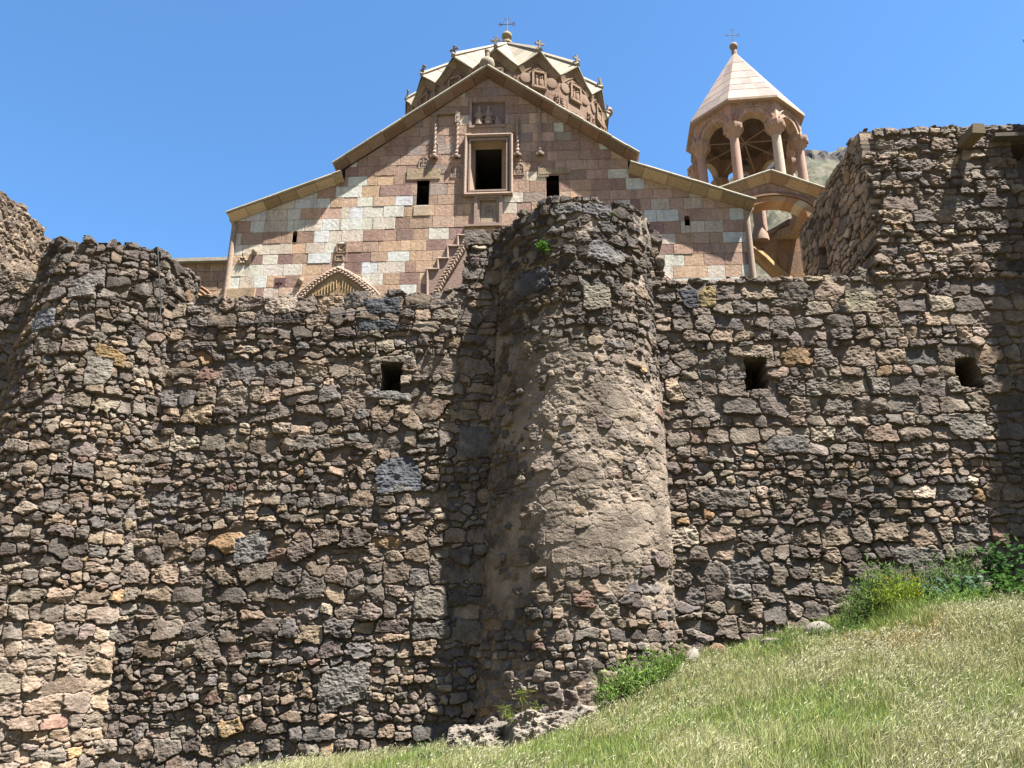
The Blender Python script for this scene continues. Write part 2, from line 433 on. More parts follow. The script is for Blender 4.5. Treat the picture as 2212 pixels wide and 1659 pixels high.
def make_hill():
    res = .8; nx, ny = 270, 190; rng = np.random.default_rng(8)
    X = -30 + np.arange(nx) * res; T = np.linspace(0, 1.25, ny)
    ridge = np.interp(X, [-60, 0, 20, 40, 52, 62, 75, 88, 105, 140, 200, 330], [48, 72, 92, 117, 132, 137, 139, 139, 134, 120, 110, 100])
    f1 = fbm(ny, nx, res, 30, 5, rng, .5); f2 = fbm(ny, nx, res, 9, 4, rng, .6)
    XX, TT = np.meshgrid(X, T)
    YY = 62 + TT * 138 + 3 * f1
    base = 7.0 + (ridge[None, :] - 7.0) * np.where(TT < 1, TT ** 1.02, 1 + .10 * (TT - 1))
    ZZ = base + (f1 * 2.2 + f2 * 1.1) * np.clip(TT * 4, 0, 1)
    # a cliff band of rock below the crest
    band = sstep(.905, .925, TT + .006 * f1) * (1 - sstep(.965, .98, TT + .004 * f1))
    crag = np.abs(fbm(ny, nx, res, 5, 3, rng, .6))
    ZZ = ZZ + band * (crag * .45 - .2); YY = YY - band * crag * 1.2
    scr = fbm(ny, nx, res, 4, 3, rng, .7)
    grass = np.array((.095, .088, .047)) ; rock = np.array((.065, .054, .05)); scree = np.array((.135, .115, .075))
    w = np.clip(.5 + .5 * scr, 0, 1)[..., None]
    C = grass * (1 - w) + scree * w
    dots = (scr > .9)[..., None]
    C = np.where(dots, np.array((.06, .068, .035)), C)
    bb = np.clip(band * 1.2 + (f2 > 1.6) * .5, 0, 1)[..., None]
    C = C * (1 - bb) + rock * (.7 + .25 * np.clip(scr, -1.5, 1.5))[..., None] * bb
    idx = np.arange(ny * nx).reshape(ny, nx)
    Q = np.stack([idx[:-1, :-1], idx[:-1, 1:], idx[1:, 1:], idx[1:, :-1]], -1).reshape(-1, 4)
    o = raw_mesh("hill", np.stack([XX, YY, ZZ], -1), [Q], C.reshape(-1, 3), M_HILL)
    tag(o, "steep scrubby hillside with a band of grey crags near its crest", "hill", kind="structure")
make_hill()

def make_far_slope():                          # unseen side of the gorge behind the viewer, added to block low sky light
    rng = np.random.default_rng(14); na, nr = 120, 40; res = 1.0
    f1 = fbm(nr, na, res, 14, 4, rng, .55)
    A = np.linspace(radians(95), radians(445), na)[None, :] * np.ones((nr, 1)); A = np.linspace(radians(110), radians(430), na)[None, :] + 0 * f1
    T = np.linspace(0, 1, nr)[:, None] + 0 * A
    Rr = 70 + 230 * T + 8 * f1
    lift = np.clip(np.minimum(A - radians(110), radians(430) - A) / radians(40), 0, 1)
    Z = -8 + 165 * T ** 1.1 * lift + 5 * f1 * T
    X = Rr * np.sin(A - radians(90)); X = Rr * np.cos(A); Y = Rr * np.sin(A)
    C = np.array((.12, .108, .07)) * (1 + .25 * np.clip(f1, -1.5, 1.5))[..., None]
    idx = np.arange(nr * na).reshape(nr, na)
    Q = np.stack([idx[:-1, :-1], idx[:-1, 1:], idx[1:, 1:], idx[1:, :-1]], -1).reshape(-1, 4)
    o = raw_mesh("hill", np.stack([X, Y, Z], -1), [Q], C.reshape(-1, 3), M_HILL)
    tag(o, "unseen dry brown slope on the opposite side of the gorge, added behind the viewer to block low sky light", "hill", kind="structure")
make_far_slope()

# ================================================================== the rampart
RX0, RX1, RZ0 = -16.5, 15.6, -3.4
RES = .0165
def uvW(px, py):
    p = PW(px, py); return float(p[0]) - RX0, float(p[2]) - RZ0
def rect_uv(x0, y0, x1, y1):
    a = uvW(x0, y1); b = uvW(x1, y0); return (a[0], a[1], b[0], b[1])
def ramp_pos(u, v, h):
    z = v + RZ0; return np.stack([u + RX0 + 0 * h, WALL_Y0 + BAT * (z + 2) - h, z + 0 * h], -1)
_tx = np.array([0, -15 - RX0, -13.6 - RX0, -10 - RX0, -9.6 - RX0, -2.30 - RX0, -2.24 - RX0, 2.95 - RX0, 3.0 - RX0, 8.36 - RX0, 8.4 - RX0, 17 - RX0])
_tz = np.array([9.95, 9.95, 9.75, 9.3, 9.02, 8.99, 10.85, 10.6, 9.22, 9.28, 9.28, 9.28]) - RZ0
_jx = np.linspace(0, 31, 90); _jz = np.random.default_rng(4).normal(0, .06, 90)
def ramp_top(u): return float(np.interp(u, _tx, _tz) + np.interp(u, _jx, _jz))
def ramp_coursed(u, z):
    return 1.0 if (u > 2.8 - RX0 and z > 4.2 - RZ0) else (.55 if u > 2.8 - RX0 else 0.0)
def ramp_mort(U, V):                          # better mortared strip low on the left
    return .42 * sstep(6.3, 5.0, U) * sstep(5.8, 4.6, V) + .22 * sstep(2.8 - RX0, 4 - RX0, U) * sstep(8.2, 9.0, V)
def _ex(px, py, w, h, r, c):
    u, v = uvW(px, py); return (u, v, w, h, r, c)
HOLES_PX = [(820, 783, 868, 845), (1614, 771, 1652, 841), (2075, 771, 2109, 836)]
holes = [rect_uv(*q) for q in HOLES_PX]
DKB = (.105, .115, .13)
extra = [_ex(858, 1026, .50, .40, .06, (.15, .158, .175)), _ex(824, 660, .46, .22, .05, (.115, .12, .13)), _ex(812, 702, .52, .14, .02, (.10, .11, .12)),
         _ex(672, 955, .46, .17, .1, (.26, .225, .185)), _ex(2092, 920, .42, .30, .1, (.23, .2, .165)),
         _ex(1025, 955, .36, .36, 0, (.19, .175, .16)), _ex(1985, 1200, .55, .17, -.12, (.21, .19, .165)), _ex(1700, 960, .45, .2, 0, (.17, .155, .14)),
         _ex(843, 776, .62, .10, .0, (.29, .245, .19)), _ex(842, 853, .50, .12, .0, (.23, .22, .2)),
         _ex(1622, 760, .50, .16, 0, (.34, .27, .2)), _ex(1530, 640, .2, .26, 0, (.36, .27, .13)),
         _ex(1490, 644, .2, .27, 0, (.09, .09, .1)), _ex(1860, 650, .34, .28, 0, (.34, .29, .2)),
         _ex(1560, 1075, .55, .2, 0, (.2, .17, .14)), _ex(240, 1000, .5, .3, .05, (.28, .24, .19)), _ex(540, 1185, .36, .3, .2, (.22, .205, .19)),
         _ex(740, 1480, .52, .40, .3, (.28, .255, .225)), _ex(930, 1300, .35, .30, 0, (.24, .205, .165))]
fld = stonefield(RX1 - RX0, 11.4 - RZ0, RES, 11, rowh=(.19, .50), asp=(.75, 2.0), jit=.30, rot=.12, mort=ramp_mort, extra=extra,
                 coursed=ramp_coursed, depth=.085, fill=8)
rampart = build_field("rampart_wall", fld, ramp_pos, M_RUB, None, top=ramp_top, holes=holes, thick=1.6, trim=.03)
tag(rampart, "long fortification wall of rough brown rubble with small square loopholes, below the church", "wall")
# core of the wall (inside the same thing), and lintels over the loopholes
cb = MB((.16, .13, .10))
def core(x0, x1, z1, y0=None):
    ya = WALL_Y0 + BAT * (RZ0 + 2) + 1.5; yb = WALL_Y0 + BAT * (z1 + 2) + 1.5
    cb.add([(x0, ya, RZ0), (x1, ya, RZ0), (x1, 20.5, RZ0), (x0, 20.5, RZ0), (x0, yb, z1), (x1, yb, z1), (x1, 20.5, z1), (x0, 20.5, z1)],
           [(0, 1, 5, 4), (1, 2, 6, 5), (2, 3, 7, 6), (3, 0, 4, 7), (4, 5, 6, 7), (3, 2, 1, 0)])
core(RX0, -9.7, 9.1); core(-9.7, -2.3, 8.7); core(-2.3, 2.95, 10.3); core(2.95, RX1, 8.95)
cb.build("wall_core", M_RUB, rampart)

# ================================================================== round towers
class Tower:
    def __init__(s, xb, xt, yc, z0, z1, Rb, Rt):
        s.__dict__.update(locals())
        s.Rm = (Rb + Rt) / 2
    def axis(s, z):
        t = (z - s.z0) / (s.z1 - s.z0); return s.xb + (s.xt - s.xb) * t, s.Rb + (s.Rt - s.Rb) * t
    def pos(s, u, v, h):
        z = v + s.z0; t = (z - s.z0) / (s.z1 - s.z0)
        th = (u - s.W / 2) / s.Rm
        r = s.Rb + (s.Rt - s.Rb) * t + h
        return np.stack([s.xb + (s.xt - s.xb) * t + r * np.sin(th), s.yc - r * np.cos(th), z + 0 * h], -1)
    def hit(s, px, py, off=0.0):
        r = ray(px, py)
        for t in np.linspace(.0085, .0125, 900):
            q = r * t; x, R = s.axis(q[2])
            if (q[0] - x) ** 2 + (q[1] - s.yc) ** 2 < (R + off) ** 2: return q
        return q
    def uv(s, px, py):
        q = s.hit(px, py); x, R = s.axis(q[2])
        return s.W / 2 + atan2(q[0] - x, s.yc - q[1]) * s.Rm, q[2] - s.z0
TC = Tower(.42, .70, 19.2, -2.4, 10.8, 2.50, 2.02); TC.W = 2 * TC.Rm * 1.95
TL = Tower(-11.95, -11.72, 19.15, -3.4, 10.05, 2.55, 1.95); TL.W = 2 * TL.Rm * 1.95

def tower_cap(T, z, name, par, col=(.2, .18, .15)):
    b = MB(col); x, R = T.axis(z); rng = np.random.default_rng(int(abs(x) * 100))
    n = 44; V = [(x, T.yc, z + .05)]
    for k in range(n):
        t = 2 * pi * k / n; r = R - .12; V.append((x + r * sin(t), T.yc - r * cos(t), z + rng.normal(0, .03)))
    b.add(V, [(0, 1 + k, 1 + (k + 1) % n) for k in range(n)])
    for k in range(90):                         # loose rubble on the platform
        t = rng.uniform(0, 2 * pi); r = (R - .18) * sqrt(rng.uniform(.3, 1)); s = rng.uniform(.05, .13)
        c = np.array((x + r * sin(t), T.yc - r * cos(t), z + .03))
        a = rng.normal(0, 1, (3, 3)); q, _ = np.linalg.qr(a)
        b.box(c, (s, s * .7, s * .5), np.array(PAL[rng.choice(len(PAL), p=_n(W_GREY))]) * rng.uniform(.8, 1.3), q)
    b.build(name, M_RUB, par)

# centre tower
def tc_top(u): return TC.z1 - TC.z0 + .05 * sin(u * 2.1) + .04 * sin(u * 5.3 + 1)
u_pl, v_pl0 = TC.uv(1315, 735); _, v_pl1 = TC.uv(1330, 1205)
def tc_plaster(U, V):
    w = sstep(v_pl1 - .5, v_pl1 + .2, V) * sstep(v_pl0 + .5, v_pl0 - .5, V)
    return w * (.82 * sstep(TC.W / 2 - 1.25, TC.W / 2 - .35, U + .18 * (V - v_pl1)) + .0)
def tc_w(u, v):
    k = float(sstep(7.6, 11.0, v)); return (1 - k) * W_MIX + k * W_DARK
v_foot = TC.uv(1200, 1440)[1]
def tc_mort(U, V): return .28 * sstep(v_pl0, v_pl1, V) + .9 * sstep(v_foot + .1, v_foot - .3, V)
def tc_coursed(u, v): return .8 if v < v_pl1 else .15
ex = [TC.uv(1310, 545) + (.50, .24, -.12, (.22, .21, .205)), TC.uv(1145, 610) + (.50, .30, .05, (.10, .10, .105)), TC.uv(1290, 640) + (.34, .30, .05, (.27, .235, .18)),
      TC.uv(1225, 450) + (.40, .16, .1, (.12, .115, .115)), TC.uv(1290, 455) + (.42, .17, -.05, (.15, .14, .14))]
fld = stonefield(TC.W, TC.z1 - TC.z0 + .5, .0165, 21, rowh=(.15, .38), asp=(.75, 1.9), jit=.25, rot=.12, weights=tc_w, mort=tc_mort,
                 tone=lambda u, v: 1 - .48 * float(sstep(8.2, 11.6, v - .35 * (u - TC.W / 2))), plaster=tc_plaster, plcol=(.275, .222, .172), extra=ex, coursed=tc_coursed, depth=.085, fill=9)
tower_c = build_field("round_tower", fld, TC.pos, M_RUB, None, top=tc_top, thick=.5, trim=.03)
tag(tower_c, "tall round rubble tower with tan plaster patch down its front, projecting from the wall", "tower", "round towers of the fortification wall")
tower_cap(TC, TC.z1 - .10, "tower_platform", tower_c)

# left tower
def tl_top(u): return TL.z1 - TL.z0 + .06 * sin(u * 2.3) + .03 * sin(u * 6)
def tl_mort(U, V): return .50 * sstep(4.9, 3.6, V) + .12
def tl_w(u, v):
    k = float(sstep(9.5, 12.5, v)); m = float(sstep(5, 3.5, v)); return (1 - k) * ((1 - m) * W_GREY + m * (W_TAN * .6 + W_GREY * .4)) + k * W_DARK
ex = [TL.uv(95, 690) + (.34, .26, .2, (.16, .165, .18)), TL.uv(240, 768) + (.36, .2, -.05, (.30, .2, .09)), TL.uv(180, 620) + (.3, .28, 0, (.2, .185, .17)), TL.uv(215, 800) + (.3, .32, .1, (.26, .23, .19))]
fld = stonefield(TL.W, TL.z1 - TL.z0 + .5, .0175, 31, rowh=(.16, .40), asp=(.75, 2.0), jit=.28, rot=.13, weights=tl_w, mort=tl_mort, extra=ex, depth=.11, fill=9, coursed=lambda u, v: .85 if v < 4.6 else 0, tone=lambda u, v: 1 - .30 * float(sstep(10.5, 12.8, v)) + .30 * float(sstep(4.8, 3.8, v)))
tower_l = build_field("round_tower", fld, TL.pos, M_RUB, None, top=tl_top, thick=.5, trim=.05)
tag(tower_l, "round grey rubble tower without plaster, whose dark rim overlaps the tan ruin wall", "tower", "round towers of the fortification wall")
tower_cap(TL, TL.z1 - .12, "tower_platform", tower_l)

# mortared footing in front of the centre tower
def make_footing():
    p0 = P(965, 1580, 15.9); p1 = P(1330, 1575, 15.9)
    x0, x1 = p0[0], p1[0] + .5
    res = .03; nx = int((x1 - x0) / res); ny = 62; rng = np.random.default_rng(9)
    n = fbm(ny, nx, res, .5, 5, rng, .62)
    s = np.linspace(0, 1, ny)[:, None]; u = np.arange(nx)[None, :] * res
    zt = np.interp(u, [0, .6, 1.6, 2.6, 3.6, 5], [-1.30, -1.22, -1.02, -.92, -.74, -.45])
    zb = np.interp(u, [0, 1, 2, 4, 6], [-2.1, -2.0, -1.7, -1.2, -.9])
    k = .55
    z = np.where(s < k, zb + (zt - zb) * (s / k) ** .8, zt + .05 * (s - k)) + .05 * n
    y = np.where(s < k, 15.75 + .25 * (s / k) ** 2, 16.0 + 1.3 * (s - k) / (1 - k)) - .09 * n + .5 * (u / 4 - .5) ** 2
    C = np.array((.215, .185, .15)) * (1 + .25 * np.clip(n, -1.4, 1.4))[..., None]
    idx = np.arange(ny * nx).reshape(ny, nx)
    Q = np.stack([idx[:-1, :-1], idx[:-1, 1:], idx[1:, 1:], idx[1:, :-1]], -1).reshape(-1, 4)
    raw_mesh("footing", np.stack([x0 + u + 0 * s, y, z], -1), [Q], C.reshape(-1, 3), M_RUB, tower_c)
make_footing()

# ================================================================== ruined buildings on the wall
def wall_panel(name, par, A, B, z0, z1, seed, top=None, holes=(), flip=1, thick=.5, res=.02, left=None, right=None, **kw):
    """rubble panel standing on the ground line A->B (x,y); its face looks to the right of A->B when flip=1"""
    A = np.array(A, float); B = np.array(B, float); L = np.linalg.norm(B - A); d = (B - A) / L; nrm = np.array([d[1], -d[0]]) * flip
    f = stonefield(L, z1 - z0, res, seed, **kw)
    def pos(u, v, h):
        return np.stack([A[0] + d[0] * u + nrm[0] * h, A[1] + d[1] * u + nrm[1] * h, v + z0 + 0 * u], -1)
    return build_field(name, f, pos, M_RUB, par, top=top, holes=holes, thick=thick, left=left, right=right)
rb = empty("ruined_building", (8.6, 18.7, 9.2))
tag(rb, "roofless rubble building standing on the right end of the wall, with shaded side wall", "building")
cz = 13.62
c_top = PW(1874, 280); c_bot = PW(1909, 592)
BX0 = float(c_bot[0]) - .25
z0b, z1b = 9.0, 14.0
yb_front = lambda z: WALL_Y0 + BAT * (z + 2)
u_win0, _ = uvW(2186, 320); _, v_w1 = uvW(2186, 311)
fl = stonefield(13.6 - BX0, z1b - z0b, .0165, 52, rowh=(.20, .46), asp=(.9, 2.2), jit=.12, rot=.05, weights=W_GREY, depth=.10, coursed=lambda u, v: .8, fill=8, rough=1.4, prot=.03)
def bf_pos(u, v, h):
    z = v + z0b; return np.stack([u + BX0 + 0 * h, WALL_Y0 + BAT * (z + 2) - h - .03, z + 0 * h], -1)
lx0, lx1 = float(c_bot[0]) - BX0, float(c_top[0]) - BX0
win_u0 = u_win0 + RX0 - BX0
zwt = float(PW(2190, 312)[2]) - z0b; zwb = float(PW(2185, 470)[2]) - z0b
build_field("front_wall", fl, bf_pos, M_RUB, rb, top=lambda u: 13.72 - z0b + .05 * sin(u * 3), holes=[(win_u0, zwb, win_u0 + 1.3, zwt)],
            thick=.8, trim=.04, left=lambda v: lx0 - .12 + (lx1 - lx0) * min(max(v / 4.6, 0), 1))
# side wall, seen in its own shade, running back into the courtyard
sA = (float(c_bot[0]) + .05, 18.75); 
rr = ray(1722, 484); q = rr * (13.55 / rr[2]); sB = (float(q[0]), float(q[1]))
Ls = sqrt((sB[0] - sA[0]) ** 2 + (sB[1] - sA[1]) ** 2)
def on_side(px, py):
    r = ray(px, py); d = ((sB[0] - sA[0]) / Ls, (sB[1] - sA[1]) / Ls)
    # solve r.xy*t = A + d*u
    M = np.array([[r[0], -d[0]], [r[1], -d[1]]]); t, u = np.linalg.solve(M, np.array(sA)); return u, t * r[2]
a = on_side(1772, 588); b_ = on_side(1797, 505)
def side_top(u):
    return float(np.interp(u, [0, .8, 1.6, 3, 4.4, 6], [13.62, 13.6, 13.45, 13.35, 13.3, 13.2])) - 7.6 + .05 * sin(u * 4)
us0, us1 = sorted((a[0], b_[0])); 
wall_panel("side_wall", rb, sB, sA, 7.6, 14.0, 61, top=lambda u: side_top(Ls - u), flip=1, thick=.7, res=.02,
           holes=[(Ls - us1, 9.7 - 7.6, Ls - us1 + .55, on_side(1790, 507)[1] - 7.6)],
           rowh=(.18, .38), asp=(.8, 1.7), jit=.35, rot=.25, weights=W_TAN, depth=.045, mort=lambda U, V: .5 + 0 * U, fill=2, tilt=.07, prot=.010, rough=.6,
           joint=(.06, .048, .038), tone=lambda u, v: 1.9)
bb = MB((.33, .25, .15))
# back wall + inner fill so the building is closed, the projecting beam and the wooden lintel
bb.box((11.4, 23.6, 10.4), (2.3, .3, 2.8), (.24, .2, .16))
bb.box((13.3, 21.2, 10.4), (.3, 2.3, 2.8), (.24, .2, .16))
bb.build("back_wall", M_RUB, rb)
p = PW(2080, 318)
beam = MB((.24, .185, .11)); L_b = .62
rng = np.random.default_rng(2)
beam.prism([(p[0] - .17, p[1] + .3, p[2] - .05), (p[0] + .17, p[1] + .3, p[2] - .07), (p[0] + .18, p[1] + .3, p[2] + .22), (p[0] - .10, p[1] + .3, p[2] + .24)], (.12, -L_b - .3, .06))
beam.build("beam", M_WOOD, rb)
l0 = PW(2143, 303); lt = MB((.16, .135, .105))
lt.box((l0[0] + .9, l0[1] - .06, l0[2]), (.95, .20, .055), None)
lt.build("lintel", M_WOOD, rb)
l1 = PW(2203, 380); po = MB((.13, .12, .11)); po.box((l1[0], l1[1] + .25, l1[2]), (.06, .06, .9)); po.build("post", M_WOOD, rb)

# unseen buttress beyond the right edge, shaped to cast the wall end's shadow
def buttress_top(u):                           # u runs from the rampart face outwards
    return float(np.interp(u, [0, .8, 1.3, 1.9, 3.1, 3.6], [20.0, 19.6, 18.9, 17.6, 13.7, 12.3])) + 1.5
bw = empty("shadow_buttress", (15.1, 17, 0)); tag(bw, "tall unseen ruined buttress with a sloping top, shaped to cast the shadow on the end of the wall", "wall")
wall_panel("side_face", bw, (15.1, 18.5), (15.1, 14.95), -1.5, 20.2, 91, top=buttress_top, flip=1, thick=2.6, res=.035, rowh=(.19, .48), fill=3)
wall_panel("front_face", bw, (15.1, 15.0), (17.7, 15.0), -1.5, 10.2, 92, flip=1, thick=.5, res=.035, rowh=(.19, .48), fill=3)

# ruin wall at the far left, running back from the wall behind the left tower
lh = empty("ruined_house_wall", (-15, 20, 9)); tag(lh, "sloping tan ruin wall with patches of mud plaster behind the left round tower", "wall")
zt = 13.4
r1, r2_ = ray(-60, 350), ray(122, 508)
LA = r1 * (zt / r1[2]); LB = r2_ * (zt / r2_[2])
def lh_plaster(U, V): return .95 * sstep(11.85 - 8.0, 11.35 - 8.0, V - .12 * np.sin(U * 2))
Ll = float(np.linalg.norm((LB - LA)[:2]))
wall_panel("mud_wall", lh, (LA[0], LA[1]), (LB[0], LB[1]), 8.0, 13.6, 71, top=lambda u: zt - 8.0 + .06 * sin(u * 3.1) - .35 * max(0, u - Ll + 1.0), flip=1, thick=.8, res=.02,
           rowh=(.12, .26), asp=(.9, 2.0), jit=.3, rot=.2, weights=W_TAN, depth=.07, plaster=lh_plaster, plcol=(.27, .205, .15), tone=lambda u, v: .82, mort=lambda U, V: .6 + 0 * U, fill=8, joint=(.20, .155, .11))

# ================================================================== the church
FY = 25.0
PINK = [(0.609, 0.399, 0.288), (0.666, 0.453, 0.327), (0.536, 0.346, 0.248), (0.71, 0.492, 0.355)]
BROWN = [(0.426, 0.273, 0.201), (0.474, 0.314, 0.221), (0.389, 0.247, 0.183), (0.51, 0.347, 0.244)]
CREAM = [(0.998, 0.902, 0.76), (0.902, 0.805, 0.666), (1.096, 0.998, 0.855), (0.853, 0.74, 0.586)]
TAN = [(0.717, 0.477, 0.3), (0.66, 0.452, 0.282), (0.775, 0.543, 0.347), (0.617, 0.413, 0.264)]
MAUVE = [(0.345, 0.2, 0.177), (0.395, 0.23, 0.202), (0.307, 0.189, 0.164)]
GREYP = [(0.41, 0.322, 0.274), (0.365, 0.286, 0.248)]
def clip_poly(poly, a, b, c):
    out = []
    for i in range(len(poly)):
        p, q = poly[i], poly[(i + 1) % len(poly)]
        dp, dq = a * p[0] + b * p[1] - c, a * q[0] + b * q[1] - c
        if dp <= 0: out.append(p)
        if (dp < 0 < dq) or (dq < 0 < dp):
            t = dp / (dp - dq); out.append((p[0] + (q[0] - p[0]) * t, p[1] + (q[1] - p[1]) * t))
    return out
def clip_convex(poly, conv):
    n = len(conv)
    ar = sum(conv[i][0] * conv[(i + 1) % n][1] - conv[(i + 1) % n][0] * conv[i][1] for i in range(n))
    for i in range(n):
        p, q = conv[i], conv[(i + 1) % n]
        ex, ey = q[0] - p[0], q[1] - p[1]
        if ar < 0: ex, ey = -ex, -ey
        nx, ny = ey, -ex
        poly = clip_poly(poly, nx, ny, nx * p[0] + ny * p[1])
        if len(poly) < 3: return []
    return poly
def minus(rects, h):
    out = []
    for (x0, z0, x1, z1) in rects:
        if h[0] >= x1 or h[2] <= x0 or h[1] >= z1 or h[3] <= z0: out.append((x0, z0, x1, z1)); continue
        if h[0] > x0: out.append((x0, z0, h[0], z1))
        if h[2] < x1: out.append((h[2], z0, x1, z1))
        mx0, mx1 = max(x0, h[0]), min(x1, h[2])
        if h[1] > z0: out.append((mx0, z0, mx1, h[1]))
        if h[3] < z1: out.append((mx0, h[3], mx1, z1))
    return out
def ashlar(mb, conv, pal, holes=(), hrow=(.39, .49), w=(.36, .84), seed=1, to3=None, back=.05, jt=.006, mean=(.52, .395, .315)):
    """dressed blocks with fine joints, clipped to a convex outline (x,z); to3(x, z, out)"""
    rng = np.random.default_rng(seed)
    xs = [p[0] for p in conv]; zs = [p[1] for p in conv]
    z = min(zs); r2 = np.random.default_rng(77)
    while z < max(zs):
        h = r2.uniform(*hrow)
        x = min(xs) - rng.uniform(0, .5)
        while x < max(xs):
            ww = rng.uniform(*w)
            if rng.random() < .08: ww *= 1.5
            rects = [(x, z, x + ww, z + h)]
            for hh in holes: rects = minus(rects, hh)
            c0 = (np.array(pal(x + ww / 2, z + h / 2, rng)) * .8 + np.array(mean) * .2) * rng.uniform(.88, 1.10) * rng.normal(1, .012, 3)
            out = max(0, rng.normal(.006, .006))
            for (a, b, c, d) in rects:
                if c - a < .01 or d - b < .01: continue
                po = clip_convex([(a + jt, b + jt), (c - jt, b + jt), (c - jt, d - jt), (a + jt, d - jt)], conv)
                if len(po) < 3: continue
                n = len(po); cx = sum(p[0] for p in po) / n; cz = sum(p[1] for p in po) / n
                ins = []
                for p in po:
                    l = sqrt((p[0] - cx) ** 2 + (p[1] - cz) ** 2) + 1e-6; k = max(0, 1 - .010 / l)
                    ins.append((cx + (p[0] - cx) * k, cz + (p[1] - cz) * k))
                V = [to3(p[0], p[1], -back) for p in po] + [to3(p[0], p[1], out - .006) for p in po] + [to3(p[0], p[1], out) for p in ins]
                F = [tuple(range(2 * n, 3 * n))]
                for i in range(n):
                    j = (i + 1) % n
                    F += [(i, j, n + j, n + i), (n + i, n + j, 2 * n + j, 2 * n + i)]
                mb.add(V, F, np.clip(c0, .02, .8))
            x += ww
        z += h
pick = lambda L, rng: L[rng.integers(len(L))]
church = empty("church", (-2.2, 30, 8))
tag(church, "stone church of pink and cream blocks with gabled front and zigzag-roofed dome", "church")
XC = -2.25
A0 = (-11.45, 15.10); A1 = (-7.45, 16.62); G0 = (-7.60, 17.15); GA = (XC, 21.05); G1 = (3.0, 17.20); B0 = (2.85, 16.68); B1 = (6.98, 15.05)
ZB = 8.0
def fac3(x, z, o): return (x, FY - o, z)
rectf = lambda x0, y0, x1, y1: (PX(x0, y1, FY)[0], PX(x0, y1, FY)[1], PX(x1, y0, FY)[0], PX(x1, y0, FY)[1])
H_WIN = rectf(1013, 301, 1098, 416); H_SL = rectf(899, 390, 928, 446); H_SR = rectf(1181, 379, 1207, 440)
H_TL = rectf(631, 499, 643, 524); H_TR = rectf(1480, 466, 1489, 487); H_NI = rectf(1037, 432, 1073, 491); H_RE = rectf(1019, 219, 1091, 272)
HO = [H_WIN, H_SL, H_SR, H_TL, H_TR, H_NI, H_RE]
def pal_f(x, z, rng):
    r = rng.random()
    if x < -7.0 or (x < -5.2 and z < 16.5):
        if z < 12.6: L = CREAM if r < .40 else TAN if r < .68 else PINK if r < .9 else MAUVE
        else: L = CREAM if r < .56 else PINK if r < .72 else BROWN if r < .8 else TAN if r < .94 else MAUVE
    elif x < -3.6 and z < 14.8: L = TAN if r < .55 else PINK if r < .8 else MAUVE if r < .9 else CREAM
    elif x > 2.6:
        L = CREAM if r < .34 else PINK if r < .72 else MAUVE if r < .84 else TAN
    elif z > 17.2: L = BROWN if r < .72 else PINK if r < .84 else GREYP if r < .96 else CREAM
    elif z > 14.5: L = BROWN if r < .42 else PINK if r < .72 else TAN if r < .82 else GREYP if r < .90 else CREAM if r < .95 else MAUVE
    else: L = TAN if r < .5 else PINK if r < .85 else MAUVE
    return pick(L, rng)
mb = MB()
xs_split0, xs_split1 = -7.5, 2.92
ashlar(mb, [(-11.45, ZB), (xs_split0, ZB), (xs_split0, 16.62), A0], pal_f, HO, seed=1, to3=fac3)
ashlar(mb, [(xs_split0, ZB), (xs_split1, ZB), (xs_split1, 17.2), GA, (xs_split0, 17.15)], pal_f, HO, seed=2, to3=fac3)
ashlar(mb, [(xs_split1, ZB), (6.98, ZB), B1, (xs_split1, 16.66)], pal_f, HO, seed=3, to3=fac3)
# joint bed behind the blocks (pierced at the openings) and the other walls of the body
bed = [(-11.45, ZB), (6.98, ZB), B1, (2.92, 16.66), (2.92, 17.2), GA, (-7.5, 17.15), (-7.5, 16.62), A0]
def bedfill(conv, holes, col):
    xs = [p[0] for p in conv]; zs = [p[1] for p in conv]
    rects = [(min(xs), min(zs), max(xs), max(zs))]
    for h in holes: rects = minus(rects, h)
    for (a, b, c, d) in rects:
        po = clip_convex([(a, b), (c, b), (c, d), (a, d)], conv)
        if len(po) > 2: mb.prism([(p[0], FY + .012, p[1]) for p in po], (0, .38, 0), col)
JC = (.50, .40, .32)
bedfill([(-11.45, ZB), (xs_split0, ZB), (xs_split0, 16.62), A0], HO, JC)
bedfill([(xs_split0, ZB), (xs_split1, ZB), (xs_split1, 17.2), GA, (xs_split0, 17.15)], HO, JC)
bedfill([(xs_split1, ZB), (6.98, ZB), B1, (xs_split1, 16.66)], HO, JC)
facade = mb.build("facade_wall", M_ASH, church)
bm_ = MB((.36, .27, .22))
YB = 45.0
bm_.box((-11.3, (FY + YB) / 2 + .2, 11.4), (.15, (YB - FY) / 2 - .2, 3.5)); bm_.box((6.83, (FY + YB) / 2 + .2, 11.4), (.15, (YB - FY) / 2 - .2, 3.5))
bm_.box((-7.36, (FY + YB) / 2 + .2, 14.5), (.12, (YB - FY) / 2 - .2, 2.5)); bm_.box((2.78, (FY + YB) / 2 + .2, 14.5), (.12, (YB - FY) / 2 - .2, 2.5))
bm_.prism([(p[0], YB - .3, p[1]) for p in bed], (0, .3, 0))
bm_.build("side_wall", M_ASH, church)

